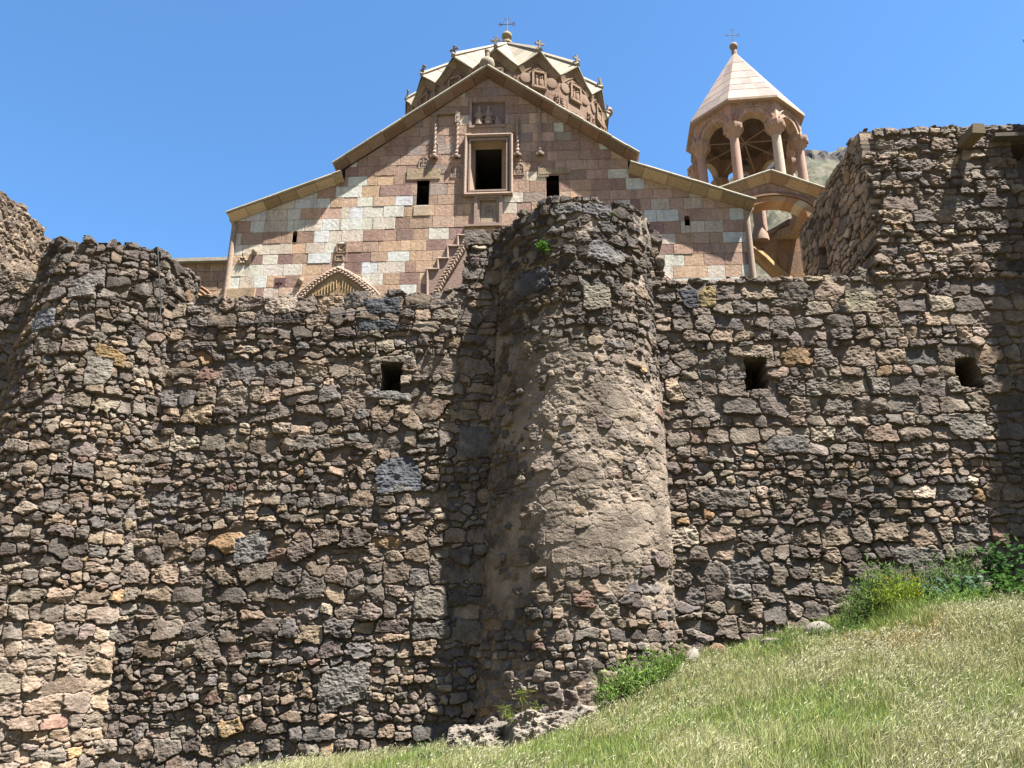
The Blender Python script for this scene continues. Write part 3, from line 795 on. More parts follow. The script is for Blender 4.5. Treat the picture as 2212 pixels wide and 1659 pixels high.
# cornices: stepped and coved stones along the rakes
def cornice(mb, A, B, L, drop, rng, cap=.10, seg=.75, cols=None, to3=fac3, updir=1):
    A = np.array(A, float); B = np.array(B, float); d = B - A; ln = np.linalg.norm(d); d /= ln
    up = np.array([-d[1], d[0]]); up = up if up[1] > 0 else -up
    prof = [(0.0, -drop), (.05, -drop), (.05, -drop * .9), (L * .35, -drop * .62), (L * .72, -drop * .30), (L * .86, -drop * .06), (L * .86, 0.0), (0.0, 0.0)]
    capp = [(-.3, 0.004), (L, 0.004), (L + .02, cap * .5), (L, cap), (-.3, cap)]
    s = 0
    while s < ln - 1e-3:
        e = min(ln, s + rng.uniform(seg * .6, seg * 1.3))
        if ln - e < .25: e = ln
        c = np.array(pick(cols, rng)) * rng.uniform(.70, 1.18)
        for pr, cc in ((prof, c), (capp, np.array((.46, .41, .31)) * rng.uniform(.8, 1.15))):
            j0 = rng.normal(0, .012) if pr is prof else rng.normal(0, .004); lf = rng.uniform(.92, 1.06) if pr is prof else rng.uniform(.98, 1.02)
            g_ = .006 if pr is prof else 0.0
            p0 = [to3(*(A + d * (s + g_) + up * (u + j0)), o * lf) for o, u in pr]; p1 = [to3(*(A + d * (e - g_) + up * (u + j0)), o * lf) for o, u in pr]
            n = len(pr); V = p0 + p1
            mb.add(V, [tuple(range(n))[::-1], tuple(range(n, 2 * n))] + [(i, (i + 1) % n, n + (i + 1) % n, n + i) for i in range(n)], cc)
        s = e
rng = np.random.default_rng(12)
COR = [(0.391, 0.243, 0.163), (0.425, 0.286, 0.188), (0.322, 0.2, 0.144), (0.38, 0.27, 0.206)]
CORL = [(0.638, 0.504, 0.327), (0.58, 0.448, 0.291), (0.681, 0.539, 0.362)]
topL = np.array(PX(727, 329, FY)); topR = np.array(PX(1367, 312, FY)); apx = (XC, 21.26)
mb = MB(); cornice(mb, (-7.86, 17.15), apx, .40, .17, rng, cols=COR); mb.build("cornice", M_CARVE, church)
mb = MB(); cornice(mb, apx, (3.26, 17.15), .44, .17, rng, cols=COR); mb.build("cornice", M_CARVE, church)
mb = MB(); cornice(mb, (-11.62, 15.20), (-7.55, 16.79), .38, .20, rng, cols=CORL); mb.build("cornice", M_CARVE, church)
mb = MB(); cornice(mb, (2.95, 16.80), (7.22, 15.09), .42, .20, rng, cols=CORL); mb.build("cornice", M_CARVE, church)
# eave returns at the roof corners
for (x, z, dx, dz, c) in ((-7.62, 16.38, -.26, .72, COR), (3.02, 16.38, .26, .66, COR), (-11.45, 14.65, -.20, .52, CORL), (7.02, 14.58, .22, .48, CORL)):
    mb = MB()
    for k in range(14):
        y0 = FY + k * 1.4 - .02
        mb.prism([(x, y0, z), (x + dx * .25, y0, z + dz * .25), (x + dx * .6, y0, z + dz * .68), (x + dx, y0, z + dz * .88), (x + dx, y0, z + dz), (x, y0, z + dz)], (0, 1.385, 0), np.array(c[k % 3]) * rng.uniform(.85, 1.1))
    mb.build("eave", M_CARVE, church)
mb = MB((.34, .31, .245))
def slab(p, q, yA, yB, t=.08):
    d = np.array([q[0] - p[0], q[1] - p[1]]); d /= np.linalg.norm(d); u = np.array([-d[1], d[0]]); u = u if u[1] > 0 else -u
    mb.prism([(p[0], yA, p[1]), (q[0], yA, q[1]), (q[0] + u[0] * t, yA, q[1] + u[1] * t), (p[0] + u[0] * t, yA, p[1] + u[1] * t)], (0, yB - yA, 0))
slab((-7.9, 17.12), (XC, 21.24), FY + .32, YB); slab((XC, 21.24), (3.3, 17.12), FY + .32, YB)
slab((-11.64, 15.18), (-7.5, 16.78), FY + .32, YB); slab((2.92, 16.78), (7.24, 15.07), FY + .32, YB)
mb.build("roof", M_ROOF, church)
# gable finial
mb = MB((.36, .30, .22)); gf = P(1053, 143, FY)
mb.lathe([(.20, -.12), (.26, .02), (.30, .14), (.26, .30), (.16, .40), (.09, .46), (.09, .72), (.11, .74), (.10, .82)], (gf[0], FY - .18, gf[2] - .22), 14)
mb.build("finial", M_CARVE, church)

# windows -----------------------------------------------------------------
FR = (.50, .37, .29)
def frame_ring(mb, r, w, o0, o1, col, y=FY):
    """rectangular moulding of width w round r (outside it), from depth o0 out to o1"""
    x0, z0, x1, z1 = r
    for a in ((x0 - w, z0 - w, x1 + w, z0), (x0 - w, z1, x1 + w, z1 + w), (x0 - w, z0, x0, z1), (x1, z0, x1 + w, z1)):
        mb.box(((a[0] + a[2]) / 2, y - (o0 + o1) / 2, (a[1] + a[3]) / 2), ((a[2] - a[0]) / 2, (o1 - o0) / 2, (a[3] - a[1]) / 2), col)
def shrink(r, d): return (r[0] + d, r[1] + d, r[2] - d, r[3] - d)
def splay(mb, r0, r1, y0, y1, col):
    a = [(r0[0], y0, r0[1]), (r0[2], y0, r0[1]), (r0[2], y0, r0[3]), (r0[0], y0, r0[3])]
    b = [(r1[0], y1, r1[1]), (r1[2], y1, r1[1]), (r1[2], y1, r1[3]), (r1[0], y1, r1[3])]
    mb.add(a + b, [(i, (i + 1) % 4, 4 + (i + 1) % 4, 4 + i) for i in range(4)], col)
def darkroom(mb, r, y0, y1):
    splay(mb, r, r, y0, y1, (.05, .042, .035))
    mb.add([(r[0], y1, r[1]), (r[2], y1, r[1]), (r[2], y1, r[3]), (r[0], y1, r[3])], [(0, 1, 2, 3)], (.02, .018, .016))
OUT = rectf(1001, 292, 1108, 427)
_a, _b = PX(1026, 411, FY + .26), PX(1084, 322, FY + .26); V_IN = (_a[0], _a[1], _b[0], _b[1])
mb = MB(FR); win = None
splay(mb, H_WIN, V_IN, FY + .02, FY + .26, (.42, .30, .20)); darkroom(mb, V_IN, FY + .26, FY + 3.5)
win = mb.build("window", M_CARVE, church)
mb = MB(FR)
cxw, czw = (OUT[0] + OUT[2]) / 2, (OUT[1] + OUT[3]) / 2
frame_ring(mb, shrink(OUT, .13), .13, -.02, .13, (.42, .31, .25))
frame_ring(mb, shrink(OUT, .18), .05, -.02, .07, (.36, .26, .21))
frame_ring(mb, shrink(OUT, .245), .065, -.02, .11, (.44, .33, .27))
for (xa, za, xb, zb) in ((OUT[0] + .05, OUT[1] + .05, OUT[0] + .05, OUT[3] - .05), (OUT[2] - .05, OUT[1] + .05, OUT[2] - .05, OUT[3] - .05), (OUT[0] + .05, OUT[1] + .05, OUT[2] - .05, OUT[1] + .05), (OUT[0] + .05, OUT[3] - .05, OUT[2] - .05, OUT[3] - .05)):
    mb.tube([(xa, FY - .125, za), (xb, FY - .125, zb)], .055, 8)
mb.build("frame", M_CARVE, win)
for (H, lint, name) in ((H_SL, rectf(879, 364, 952, 389), "w"), (H_SR, rectf(1165, 362, 1232, 377), "w")):
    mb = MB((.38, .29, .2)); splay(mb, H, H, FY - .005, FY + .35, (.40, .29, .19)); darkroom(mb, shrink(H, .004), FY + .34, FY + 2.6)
    w_ = mb.build("window", M_CARVE, church)
    mb = MB((.46, .35, .23)); mb.box(((lint[0] + lint[2]) / 2, FY + .0, (lint[1] + lint[3]) / 2), ((lint[2] - lint[0]) / 2, .035, (lint[3] - lint[1]) / 2)); mb.build("lintel", M_ASH, w_)
    mb = MB((.58, .45, .31)); mb.box(((H[0] + H[2]) / 2, FY + .05, H[1] - .20), ((H[2] - H[0]) / 2 + .08, .08, .19))
    for k in range(6): mb.box((H[0] + (k + .5) * (H[2] - H[0]) / 6, FY + .06, H[1] + .01), (.034, .08, .03), (.74, .68, .6))
    mb.build("sill", M_CARVE, w_)
for H in (H_TL, H_TR):
    mb = MB(); n = 9
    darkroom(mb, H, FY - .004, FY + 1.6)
    xm = (H[0] + H[2]) / 2; rr_ = (H[2] - H[0]) / 2; zt_ = H[3]
    # rounded head: fill the corners with stone
    for sgn in (-1, 1):
        pts = [(xm + sgn * rr_, FY - .012, zt_ + .01)] + [(xm + sgn * rr_ * cos(t), FY - .012, zt_ - rr_ + rr_ * sin(t)) for t in np.linspace(0, pi / 2, 7)] + [(xm, FY - .012, zt_ + .01)]
        mb.prism(pts, (0, .3, 0), (.40, .31, .25))
    mb.build("slit_window", M_ASH, church)
# carved panel under the big window
mb = MB((.42, .31, .25)); RN = rectf(1024, 423, 1086, 492)
frame_ring(mb, shrink(RN, .12), .12, -.02, .11, (.41, .30, .25)); frame_ring(mb, shrink(RN, .19), .07, -.02, .06, (.45, .34, .27))
mb.box(((H_NI[0] + H_NI[2]) / 2, FY + .1, (H_NI[1] + H_NI[3]) / 2), ((H_NI[2] - H_NI[0]) / 2, .05, (H_NI[3] - H_NI[1]) / 2), (.44, .37, .28))
xm, zm = (H_NI[0] + H_NI[2]) / 2, (H_NI[1] + H_NI[3]) / 2
mb.box((xm, FY + .04, zm - .33), (.28, .04, .14), (.52, .41, .29))
mb.tube([(xm - .13, FY + .04, zm - .05)] + [(xm - .13 * cos(t), FY + .04, zm + .2 + .13 * sin(t)) for t in np.linspace(0, pi, 8)] + [(xm + .13, FY + .04, zm - .05)], .025, 6)
mb.box((xm, FY + .04, zm + .1), (.02, .03, .15)); mb.box((xm, FY + .04, zm + .14), (.09, .03, .02))
mb.build("carved_panel", M_CARVE, church)
# relief panel in the gable: two robed figures and a rock
mb = MB((.34, .25, .2)); h = H_RE
mb.box(((h[0] + h[2]) / 2, FY + .15, (h[1] + h[3]) / 2), ((h[2] - h[0]) / 2, .05, (h[3] - h[1]) / 2), (.29, .21, .185))
mb.box((h[0] - .05, FY - .0, (h[1] + h[3]) / 2), (.05, .05, (h[3] - h[1]) / 2 + .1), (.42, .31, .25)); mb.box(((h[0] + h[2]) / 2, FY - .0, h[1] - .05), ((h[2] - h[0]) / 2, .05, .05), (.42, .31, .25))
relief = mb.build("relief_panel", M_CARVE, church)
mb = MB((.43, .32, .25)); bx, bz = h[0], h[1]
def robed(mb, x, z, s, lean=0.0):
    mb.lathe([(.02, 0), (.17, .0), (.15, .18), (.11, .42), (.12, .56), (.07, .64), (.055, .68), (.075, .74), (.07, .82), (.03, .88)], (x, FY + .05, z), 9)
    for sg in (-1, 1):
        mb.tube([(x + sg * .11, FY + .04, z + .56), (x + sg * .14, FY - .02, z + .40), (x + .03 * sg, FY - .06, z + .36)], [.04, .04, .03], 6)
robed(mb, bx + .27, bz + .02, 1); mb.build("carved_figure", M_CARVE, relief)
mb = MB((.43, .32, .25)); robed(mb, bx + .62, bz + .05, 1); mb.build("carved_figure", M_CARVE, relief)
mb = MB((.40, .30, .24))
for (dx, r_, hh) in ((.95, .10, .42), (1.06, .07, .3)): mb.lathe([(r_, 0), (r_ * .9, hh * .5), (r_ * .3, hh)], (bx + dx, FY + .06, bz + .02), 7)
mb.tube([(bx + .3, FY + .03, bz + .28), (bx + .85, FY + .03, bz + .28)], .025, 6); mb.build("carved_rock", M_CARVE, relief)

# twisted colonnettes of the blind arches
def colonnette(px, py0, py1, top=None):
    x, zt_ = PX(px, py0, FY); zb_ = PX(px, py1, FY)[1]
    mb = MB((.45, .34, .27)); L_ = zt_ - zb_
    n = 40; prof_ = []
    for s in range(2):                          # two strands twisted round each other
        pts = []
        for k in range(n):
            f_ = k / (n - 1); t = f_ * L_ * 13 + s * pi
            pts.append((x + .028 * cos(t), FY - .075 + .028 * sin(t), zb_ + .30 + (L_ - .30) * f_))
        mb.tube(pts, .034, 6)
    mb.lathe([(.05, .0), (.12, .02), (.13, .09), (.05, .17), (.05, .20), (.075, .25), (.06, .31), (.04, .33)], (x, FY - .075, zb_), 10)
    mb.box((x, FY - .06, zb_ + .05), (.14, .085, .05))
    return mb, x, zt_
c1, xa, za = colonnette(942, 250, 344); c2, xb_, zb2 = colonnette(989, 252, 344)
n = 14; mbt = c1
for s in range(2):
    mbt.tube([(xa + (xb_ - xa) * k / 19, FY - .075 + .028 * sin(k * 1.3 + s * pi), za + .03 + .028 * cos(k * 1.3 + s * pi)) for k in range(20)], .036, 6)
c1.build("blind_arch", M_CARVE, church); c2.box((xb_, FY - .05, zb2 - .1), (.09, .06, .22)); c2.build("colonnette", M_CARVE, church)
c3, _, _ = colonnette(1118, 256, 340); c3.build("colonnette", M_CARVE, church)
c4, _, _ = colonnette(1166, 238, 338); c4.build("colonnette", M_CARVE, church)
# little cross stones let into the facade
def cross_stone_panel(px, py, w=.17, h_=.22, col=(.38, .29, .23), name="cross_slab", cross=True):
    x, z = PX(px, py, FY); mb = MB(col)
    mb.tube([(x - w, FY - .01, z - h_)] + [(x - w * cos(t), FY - .01, z + h_ * .3 + w * sin(t)) for t in np.linspace(0, pi, 9)] + [(x + w, FY - .01, z - h_)], .026, 6)
    mb.box((x, FY - .004, z - h_), (w + .03, .03, .025))
    if cross:
        mb.box((x, FY - .01, z), (.022, .022, h_ * .75)); mb.box((x, FY - .01, z + .05), (w * .62, .02, .022))
        for a in (-1, 1): mb.box((x + a * w * .62, FY - .01, z + .05), (.02, .022, .045)); mb.box((x + a * .06, FY - .01, z - .11), (.02, .02, .06))
    mb.build(name, M_CARVE, church)
for q in ((915, 352), (984, 372), (1121, 366), (1173, 370)): cross_stone_panel(*q)
def slab_px(px, py, w, h_, col, name, o=.014, extra_=None):
    x, z = PX(px, py, FY); mb = MB(col); mb.box((x, FY - o + .04, z), (w, .04, h_))
    if extra_ == "cross":
        mb.box((x, FY - o - .006, z), (.015, .012, h_ * .6), (.16, .09, .085)); mb.box((x, FY - o - .006, z), (w * .6, .012, .015), (.16, .09, .085))
    if extra_ == "knot":
        for k in range(5):
            t = k * 2 * pi / 5; mb.tube([(x + w * .5 * cos(t + a), FY - o - .004, z + h_ * .5 * sin(t + a)) for a in np.linspace(0, 2.4, 6)], .02, 5, (.40, .30, .2))
        for s_ in (-1, 1): mb.box((x + s_ * w * .9, FY - o, z), (.02, .03, h_)); mb.box((x, FY - o, z + s_ * h_ * .9), (w, .03, .02))
    mb.build(name, M_CARVE, church)
slab_px(738, 537, .19, .19, (.36, .26, .17), "carved_slab", extra_="knot")
slab_px(733, 558, .16, .12, (.44, .33, .23), "carved_slab", extra_="knot")
slab_px(604, 611, .20, .19, (.20, .115, .11), "carved_slab", extra_="cross")
for (px, py) in ((551, 545), (650, 608)):
    x, z = PX(px, py, FY); mb = MB((.5, .38, .27)); mb.lathe([(.0, -.16), (.07, -.10), (.11, .0), (.10, .07), (.03, .11)], (x, FY - .04, z), 12); mb.build("boss", M_CARVE, church)
x, z = PX(525, 560, FY); mb = MB((.47, .36, .25))
for k in range(6): t = k * pi / 3; mb.lathe([(.0, -.06), (.06, -.02), (.05, .04), (.0, .07)], (x + .11 * cos(t), FY - .03, z - .05 + .11 * sin(t)), 8)
mb.lathe([(.02, .0), (.05, .12), (.0, .2)], (x, FY - .03, z + .1), 6); mb.build("rosette", M_CARVE, church)

# braided arch of the side portal, its recess, and the stepped frame of the main portal
def braid(mb, path, r=.045, amp=.075, wl_=.26, y=FY - .05, col=(.50, .37, .28)):
    path = np.array(path, float); seg = np.linalg.norm(np.diff(path, axis=0), axis=1); s = np.concatenate([[0], np.cumsum(seg)])
    n = int(s[-1] / .028); ss = np.linspace(0, s[-1], n)
    x = np.interp(ss, s, path[:, 0]); z = np.interp(ss, s, path[:, 1])
    dx = np.gradient(x); dz = np.gradient(z); l = np.hypot(dx, dz); nx_, nz_ = -dz / l, dx / l
    for k in range(3):
        t = 2 * pi * ss / wl_ / 1.5 + k * 2 * pi / 3
        o = amp * np.sin(t); d = .032 * np.sin(2 * t)
        mb.tube(np.stack([x + nx_ * o, np.full(n, y) + d, z + nz_ * o], 1), r, 5, col)
def pxs(L): return [PX(a, b, FY) for a, b in L]
def portal(mirror=False):
    pts = pxs([(645, 652), (660, 634), (685, 612), (712, 594), (732, 584), (752, 594), (779, 612), (802, 632), (818, 652)])
    if mirror: pts = [(2 * XC + .06 - p[0], p[1]) for p in pts][::-1]
    mb = MB((.50, .37, .28)); braid(mb, pts)
    par = mb.build("portal_arch", M_CARVE, church)
    mb = MB((.48, .34, .18)); c = np.array([(pts[0][0] + pts[-1][0]) / 2, pts[4][1]])
    def sc(k, dz): return [(c[0] + (p[0] - c[0]) * k, p[1] - dz) for p in pts]
    # chevron-carved tympanum: stepped in nested bands; the front plate hides the wall blocks behind
    base_z = pts[0][1] - .6
    for k, (kk, dz, o) in enumerate(((.93, .10, .03), (.80, .22, -.005), (.66, .36, -.04), (.50, .52, -.075))):
        q = sc(kk, dz)
        mb.prism([(q[0][0], FY - .035 + k * -.004, base_z)] + [(p[0], FY - .035 + k * -.004, p[1]) for p in q] + [(q[-1][0], FY - .035 + k * -.004, base_z)], (0, .03, 0), np.array((.47, .33, .17)) * (1 - .06 * k))
    for k in range(9):                         # radiating flutes
        for sg in (-1, 1):
            x0 = c[0] + sg * (.12 + k * .10); z0 = pts[4][1] - .42 - k * .062
            mb.tube([(x0, FY - .055, z0), (x0 - sg * .02, FY - .055, z0 - .30)], .022, 5, (.44, .31, .16))
    mb.build("tympanum", M_CARVE, par)
    mb = MB((.50, .38, .29)); up = [(c[0] + (p[0] - c[0]) * 1.09, p[1] + .115) for p in pts]
    mb.tube([(p[0], FY - .03, p[1]) for p in up], .04, 6); mb.build("moulding", M_CARVE, par)
portal(); portal(True)
mb = MB((.46, .34, .27))
st = pxs([(923, 640), (923, 583), (946, 583), (946, 560), (967, 560), (967, 533), (989, 533), (989, 510), (1012, 510)])
for a, b in zip(st[:-1], st[1:]):
    mb.tube([(a[0], FY - .05, a[1]), (b[0], FY - .05, b[1])], .05, 8)
    st2 = [(2 * XC - p[0], p[1]) for p in (a, b)]
    mb.tube([(st2[0][0], FY - .05, st2[0][1]), (st2[1][0], FY - .05, st2[1][1])], .05, 8)
body = [(p[0] + .02, p[1] - .02) for p in st]
mb.prism([(p[0], FY - .022, p[1]) for p in body] + [(2 * XC - p[0], FY - .022, p[1]) for p in body[::-1]], (0, .02, 0), (.40, .28, .225))
frame_p = mb.build("portal_frame", M_CARVE, church)
mb = MB(); bp_ = pxs([(944, 634), (958, 606), (976, 578), (993, 550), (1008, 524)])
braid(mb, bp_, amp=.085, y=FY - .085); mb.build("braided_arch", M_CARVE, frame_p)
mb = MB(); braid(mb, [(2 * XC - p[0], p[1]) for p in bp_], amp=.085, y=FY - .085); mb.build("braided_arch", M_CARVE, frame_p)
mb = MB((.46, .34, .26)); a, b = PX(1010, 489, FY), PX(1075, 489, FY); mb.box(((a[0] + b[0]) / 2, FY - .05, a[1] - .02), ((b[0] - a[0]) / 2 + .1, .07, .035)); mb.build("ledge", M_CARVE, church)
# round corner shafts with their base block
for (px0, px1, xs_) in ((502, 492, -11.42), (1610, 1616, 6.96)):
    mb = MB((.45, .34, .26)); mb.tube([(xs_, FY - .02, 8), (xs_, FY - .02, 11.5), (xs_, FY - .02, 14.9)], [.11, .11, .10], 10); mb.build("corner_shaft", M_CARVE, church)
mb = MB((.52, .38, .24)); a = rectf(490, 625, 553, 650); mb.box(((a[0] + a[2]) / 2, FY - .02, (a[1] + a[3]) / 2 - .1), ((a[2] - a[0]) / 2, .09, (a[3] - a[1]) / 2 + .1)); mb.build("corner_base", M_ASH, church)

# ------------------------------------------------------------------ dome
DY = 34.0; DX = float(P(1095, 90, DY)[0]); DR = 5.0; DPH = radians(-2.2); ND = 16
zpk = float(P(1070, 104, DY - DR)[2]) - .16; zvl = float(P(1121, 140, DY - DR)[2]) - .16; zap = float(P(1094, 92, DY)[2]) - .05
def dpt(ang, r, z): return np.array([DX + r * sin(ang), DY - r * cos(ang), z])
mb = MB((.37, .265, .205)); da = 2 * pi / ND
rng = np.random.default_rng(31)
DCOL = [(.29, .19, .13), (.26, .17, .115), (.32, .215, .145), (.24, .155, .105)]
for k in range(ND):
    a0 = DPH + (k - .5) * da; a1 = a0 + da; am = DPH + k * da
    # each face: courses of blocks up to the zigzag
    L_, R_, = dpt(a0, DR, 0), dpt(a1, DR, 0); ex_ = R_ - L_; W_ = np.linalg.norm(ex_); ex_ = ex_ / W_
    nn = np.array([sin(am), -cos(am), 0])
    to3 = lambda x, z, o, L_=L_, ex_=ex_, nn=nn: tuple(L_ + ex_ * x + nn * o + np.array([0, 0, z]))
    ashlar(mb, [(0, 17.0), (W_, 17.0), (W_, zvl), (W_ / 2, zpk), (0, zvl)], lambda x, z, r: pick(DCOL, r), hrow=(.42, .5), w=(.5, .95), seed=100 + k, mean=(.28, .19, .13), to3=to3, back=.1, jt=.005)
    mb.add([to3(0, 17, -.02), to3(W_, 17, -.02), to3(W_, zvl, -.02), to3(W_ / 2, zpk, -.02), to3(0, zvl, -.02)], [(0, 1, 2, 3, 4)], (.27, .2, .16))
drum = mb.build("dome_drum", M_ASH, church)
for k in range(ND):
    ang = DPH + k * da
    rel = (degrees_ := math.degrees(ang) + 360) % 360
    if 110 < rel < 250: continue               # the far side is never seen
    am = ang; a0, a1 = ang - da / 2, ang + da / 2
    L_, R_ = dpt(a0, DR, 0), dpt(a1, DR, 0); ex_ = R_ - L_; W_ = np.linalg.norm(ex_); ex_ /= W_; nn = np.array([sin(am), -cos(am), 0])
    to3 = lambda x, z, o, L_=L_, ex_=ex_, nn=nn: tuple(L_ + ex_ * x + nn * o + np.array([0, 0, z]))
    mb = MB(); rg = np.random.default_rng(k)
    cornice(mb, (-.02, zvl + .0), (W_ / 2, zpk), .16, .34, rg, cap=.06, seg=.9, cols=[(.27, .185, .115), (.30, .21, .13)], to3=to3)
    cornice(mb, (W_ / 2, zpk), (W_ + .02, zvl), .16, .34, rg, cap=.06, seg=.9, cols=[(.27, .185, .115), (.30, .21, .13)], to3=to3)
    mb.build("gable_cornice", M_CARVE, drum)
    # carved work: framed plaque, roundels, lattice arch and paired shafts
    mb = MB((.31, .205, .14)); ax = np.array([ex_, nn, (0, 0, 1)]); xm = W_ / 2; zc = zvl - .42
    def bx_(x, z, hx, hz, o0, o1, col=None):
        c = np.array(to3(x, z, (o0 + o1) / 2)); mb.box(c, (hx, (o1 - o0) / 2, hz), col, ax)
    bx_(xm, zc, .26, .36, -.02, .05, (.24, .16, .11))
    for (dx, dz, hx, hz) in ((-.29, 0, .05, .44), (.29, 0, .05, .44), (0, .40, .34, .05), (0, -.40, .36, .06)): bx_(xm + dx, zc + dz, hx, hz, -.02, .14, (.34, .23, .155))
    for (dx, hh) in ((-.11, .26), (.06, .22), (.15, .28)): mb.lathe([(.07, -hh), (.065, hh * .2), (.03, hh * .5), (.055, hh * .75), (.02, hh)], to3(xm + dx, zc - .06, .08), 7)
    for k2 in range(5): mb.lathe([(.0, -.07), (.06, 0), (.0, .08)], to3(xm + .1 * (k2 - 2), zc + .5 + .05 * (2 - abs(k2 - 2)), .05), 6)
    for sg in (-1, 1):                         # roundels
        c = np.array(to3(xm + sg * .62, zc + .0, 0)); V = [c + nn * .09] + [c + nn * (.05 + .02 * (j % 2)) + (ex_ * cos(t) + np.array([0, 0, 1]) * sin(t)) * .26 for j, t in enumerate(np.linspace(0, 2 * pi, 25)[:-1])]
        V += [c - nn * .05 + (ex_ * cos(t) + np.array([0, 0, 1]) * sin(t)) * .27 for t in np.linspace(0, 2 * pi, 25)[:-1]]
        mb.add(V, [(0, 1 + j, 1 + (j + 1) % 24) for j in range(24)] + [(1 + j, 25 + j, 25 + (j + 1) % 24, 1 + (j + 1) % 24) for j in range(24)], (.29, .195, .135))
    # lattice arch band
    for j in range(13):
        t = pi * j / 12
        for rr_ in (.62, .76): 
            mb.lathe([(.045, -.05), (.075, 0), (.045, .05)], to3(xm - rr_ * cos(t), zc - 1.62 + .62 * rr_ * 1.1 * sin(t), .06), 5, (.33, .225, .15))
    for sg in (-1, 1):
        for o in (.80, .94):
            mb.tube([to3(xm + sg * o, 17.5, .05), to3(xm + sg * o, zc - .62, .05)], .05, 6)
        for j in range(7): mb.lathe([(.0, -.08), (.07, -.01), (.0, .09)], to3(xm + sg * (.86 + .06 * rg.normal()), zc - .75 - j * .13, .09 + .02 * rg.normal()), 6, (.29, .195, .135))
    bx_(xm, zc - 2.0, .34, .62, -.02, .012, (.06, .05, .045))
    mb.build("drum_carving", M_CARVE, drum)
# umbrella roof with raised ribs
mb = MB((.34, .31, .25)); RO = DR + .20
for k in range(ND):
    am = DPH + k * da
    pk = dpt(am, RO, zpk + .07); vl = dpt(am + da / 2, RO * .985, zvl + .07); vr = dpt(am - da / 2, RO * .985, zvl + .07); ap = dpt(am, 0.0, zap)
    rg = np.random.default_rng(60 + k)
    for (p_, q_) in ((pk, vl), (vr, pk)):
        n = 6
        for j in range(n):                      # courses of slabs
            t0, t1 = j / n, (j + 1) / n - .007
            a = p_ + (ap - p_) * t0; b = q_ + (ap - q_) * t0; c = q_ + (ap - q_) * t1; d = p_ + (ap - p_) * t1
            mb.add([a, b, c, d, a - (0, 0, .07), b - (0, 0, .07)], [(0, 1, 2, 3), (0, 4, 5, 1)], np.array((.37, .315, .235)) * rg.uniform(.80, 1.14))
    mb.tube([pk + (0, 0, .02), ap + (0, 0, .02)], [.13, .06], 4, (.36, .32, .255))
roof_d = mb.build("dome_roof", M_ROOF, church)
mb = MB((.36, .29, .18)); ap = np.array((DX, DY, zap))
mb.lathe([(r_ * .5, z_ * .5) for r_, z_ in [(.60, -.2), (.56, .05), (.40, .14), (.34, .30), (.36, .36), (.30, .42), (.33, .50), (.50, .66), (.56, .86), (.50, 1.10), (.33, 1.32), (.12, 1.42), (.05, 1.6)]], ap + (0, 0, .02), 18)
mb.build("finial", M_CARVE, roof_d)
def iron_cross(base, hh, w, par, ex_=(1, 0, 0), r=.025):
    mb = MB((.07, .075, .075)); b = np.array(base, float); ex_ = np.array(ex_, float); up = np.array((0, 0, 1.0))
    zc = hh * .60
    mb.tube([b - up * .1, b + up * hh], r, 6); mb.tube([b + up * zc - ex_ * w, b + up * zc + ex_ * w], r, 6)
    for c, d1, d2 in ((b + up * hh, ex_, up), (b + up * zc - ex_ * w, up, -ex_), (b + up * zc + ex_ * w, up, ex_)):
        for sg in (-1, 1):
            mb.tube([c - d2 * .12, c - d2 * .02 + d1 * sg * .10, c + d1 * sg * .11 + d2 * .05], r * .8, 5)
        mb.tube([c, c + d2 * .10], r * .7, 5)
    for sg in (-1, 1): mb.tube([b + up * zc + ex_ * sg * w * .5, b + up * (zc + .22) + ex_ * sg * w * .5], r * .7, 5)
    return mb.build("iron_cross", M_METAL, par)
iron_cross(ap + (0, 0, .70), .95, .38, roof_d)
def stone_cross(mb, c, ex_, s=1.0, col=(.36, .29, .22)):
    ex_ = np.array(ex_, float); nn = np.cross(ex_, (0, 0, 1)); ax = np.array([ex_, nn, (0, 0, 1)]); c = np.array(c, float)
    mb.box(c + (0, 0, .10 * s), (.13 * s, .10 * s, .10 * s), col, ax); mb.box(c + (0, 0, .30 * s), (.055 * s, .05 * s, .16 * s), col, ax)
    m = c + (0, 0, .62 * s)
    mb.box(m, (.055 * s, .05 * s, .26 * s), col, ax); mb.box(m, (.26 * s, .05 * s, .055 * s), col, ax)
    for d in (ex_, -ex_, np.array((0, 0, 1.)), np.array((0, 0, -1.))):
        for e_ in (-1, 0, 1):
            o = np.cross(nn, d); mb.lathe([(.0, -.06 * s), (.055 * s, -.02 * s), (.055 * s, .02 * s), (.0, .06 * s)], m + d * .26 * s + o * e_ * .075 * s + d * (.04 * s if e_ == 0 else 0), 7, col)
for k in range(ND):
    rel = (math.degrees(DPH + k * da) + 360) % 360
    if 115 < rel < 245: continue
    am = DPH + k * da; mb = MB(); stone_cross(mb, dpt(am, RO - .08, zpk + .06), (cos(am), sin(am), 0), .68); mb.build("stone_cross", M_CARVE, roof_d)
g = P(1317, 242, DY + 1.0); mb = MB((.38, .27, .2)); mb.lathe([(.05, -.3), (.16, -.12), (.2, .05), (.12, .2), (.05, .3)], (g[0], DY + 1, g[2]), 9); mb.tube([(g[0] - .5, DY + .9, g[2] - .25), (g[0], DY + 1, g[2] - .1)], .1, 6); mb.build("gargoyle", M_CARVE, drum)

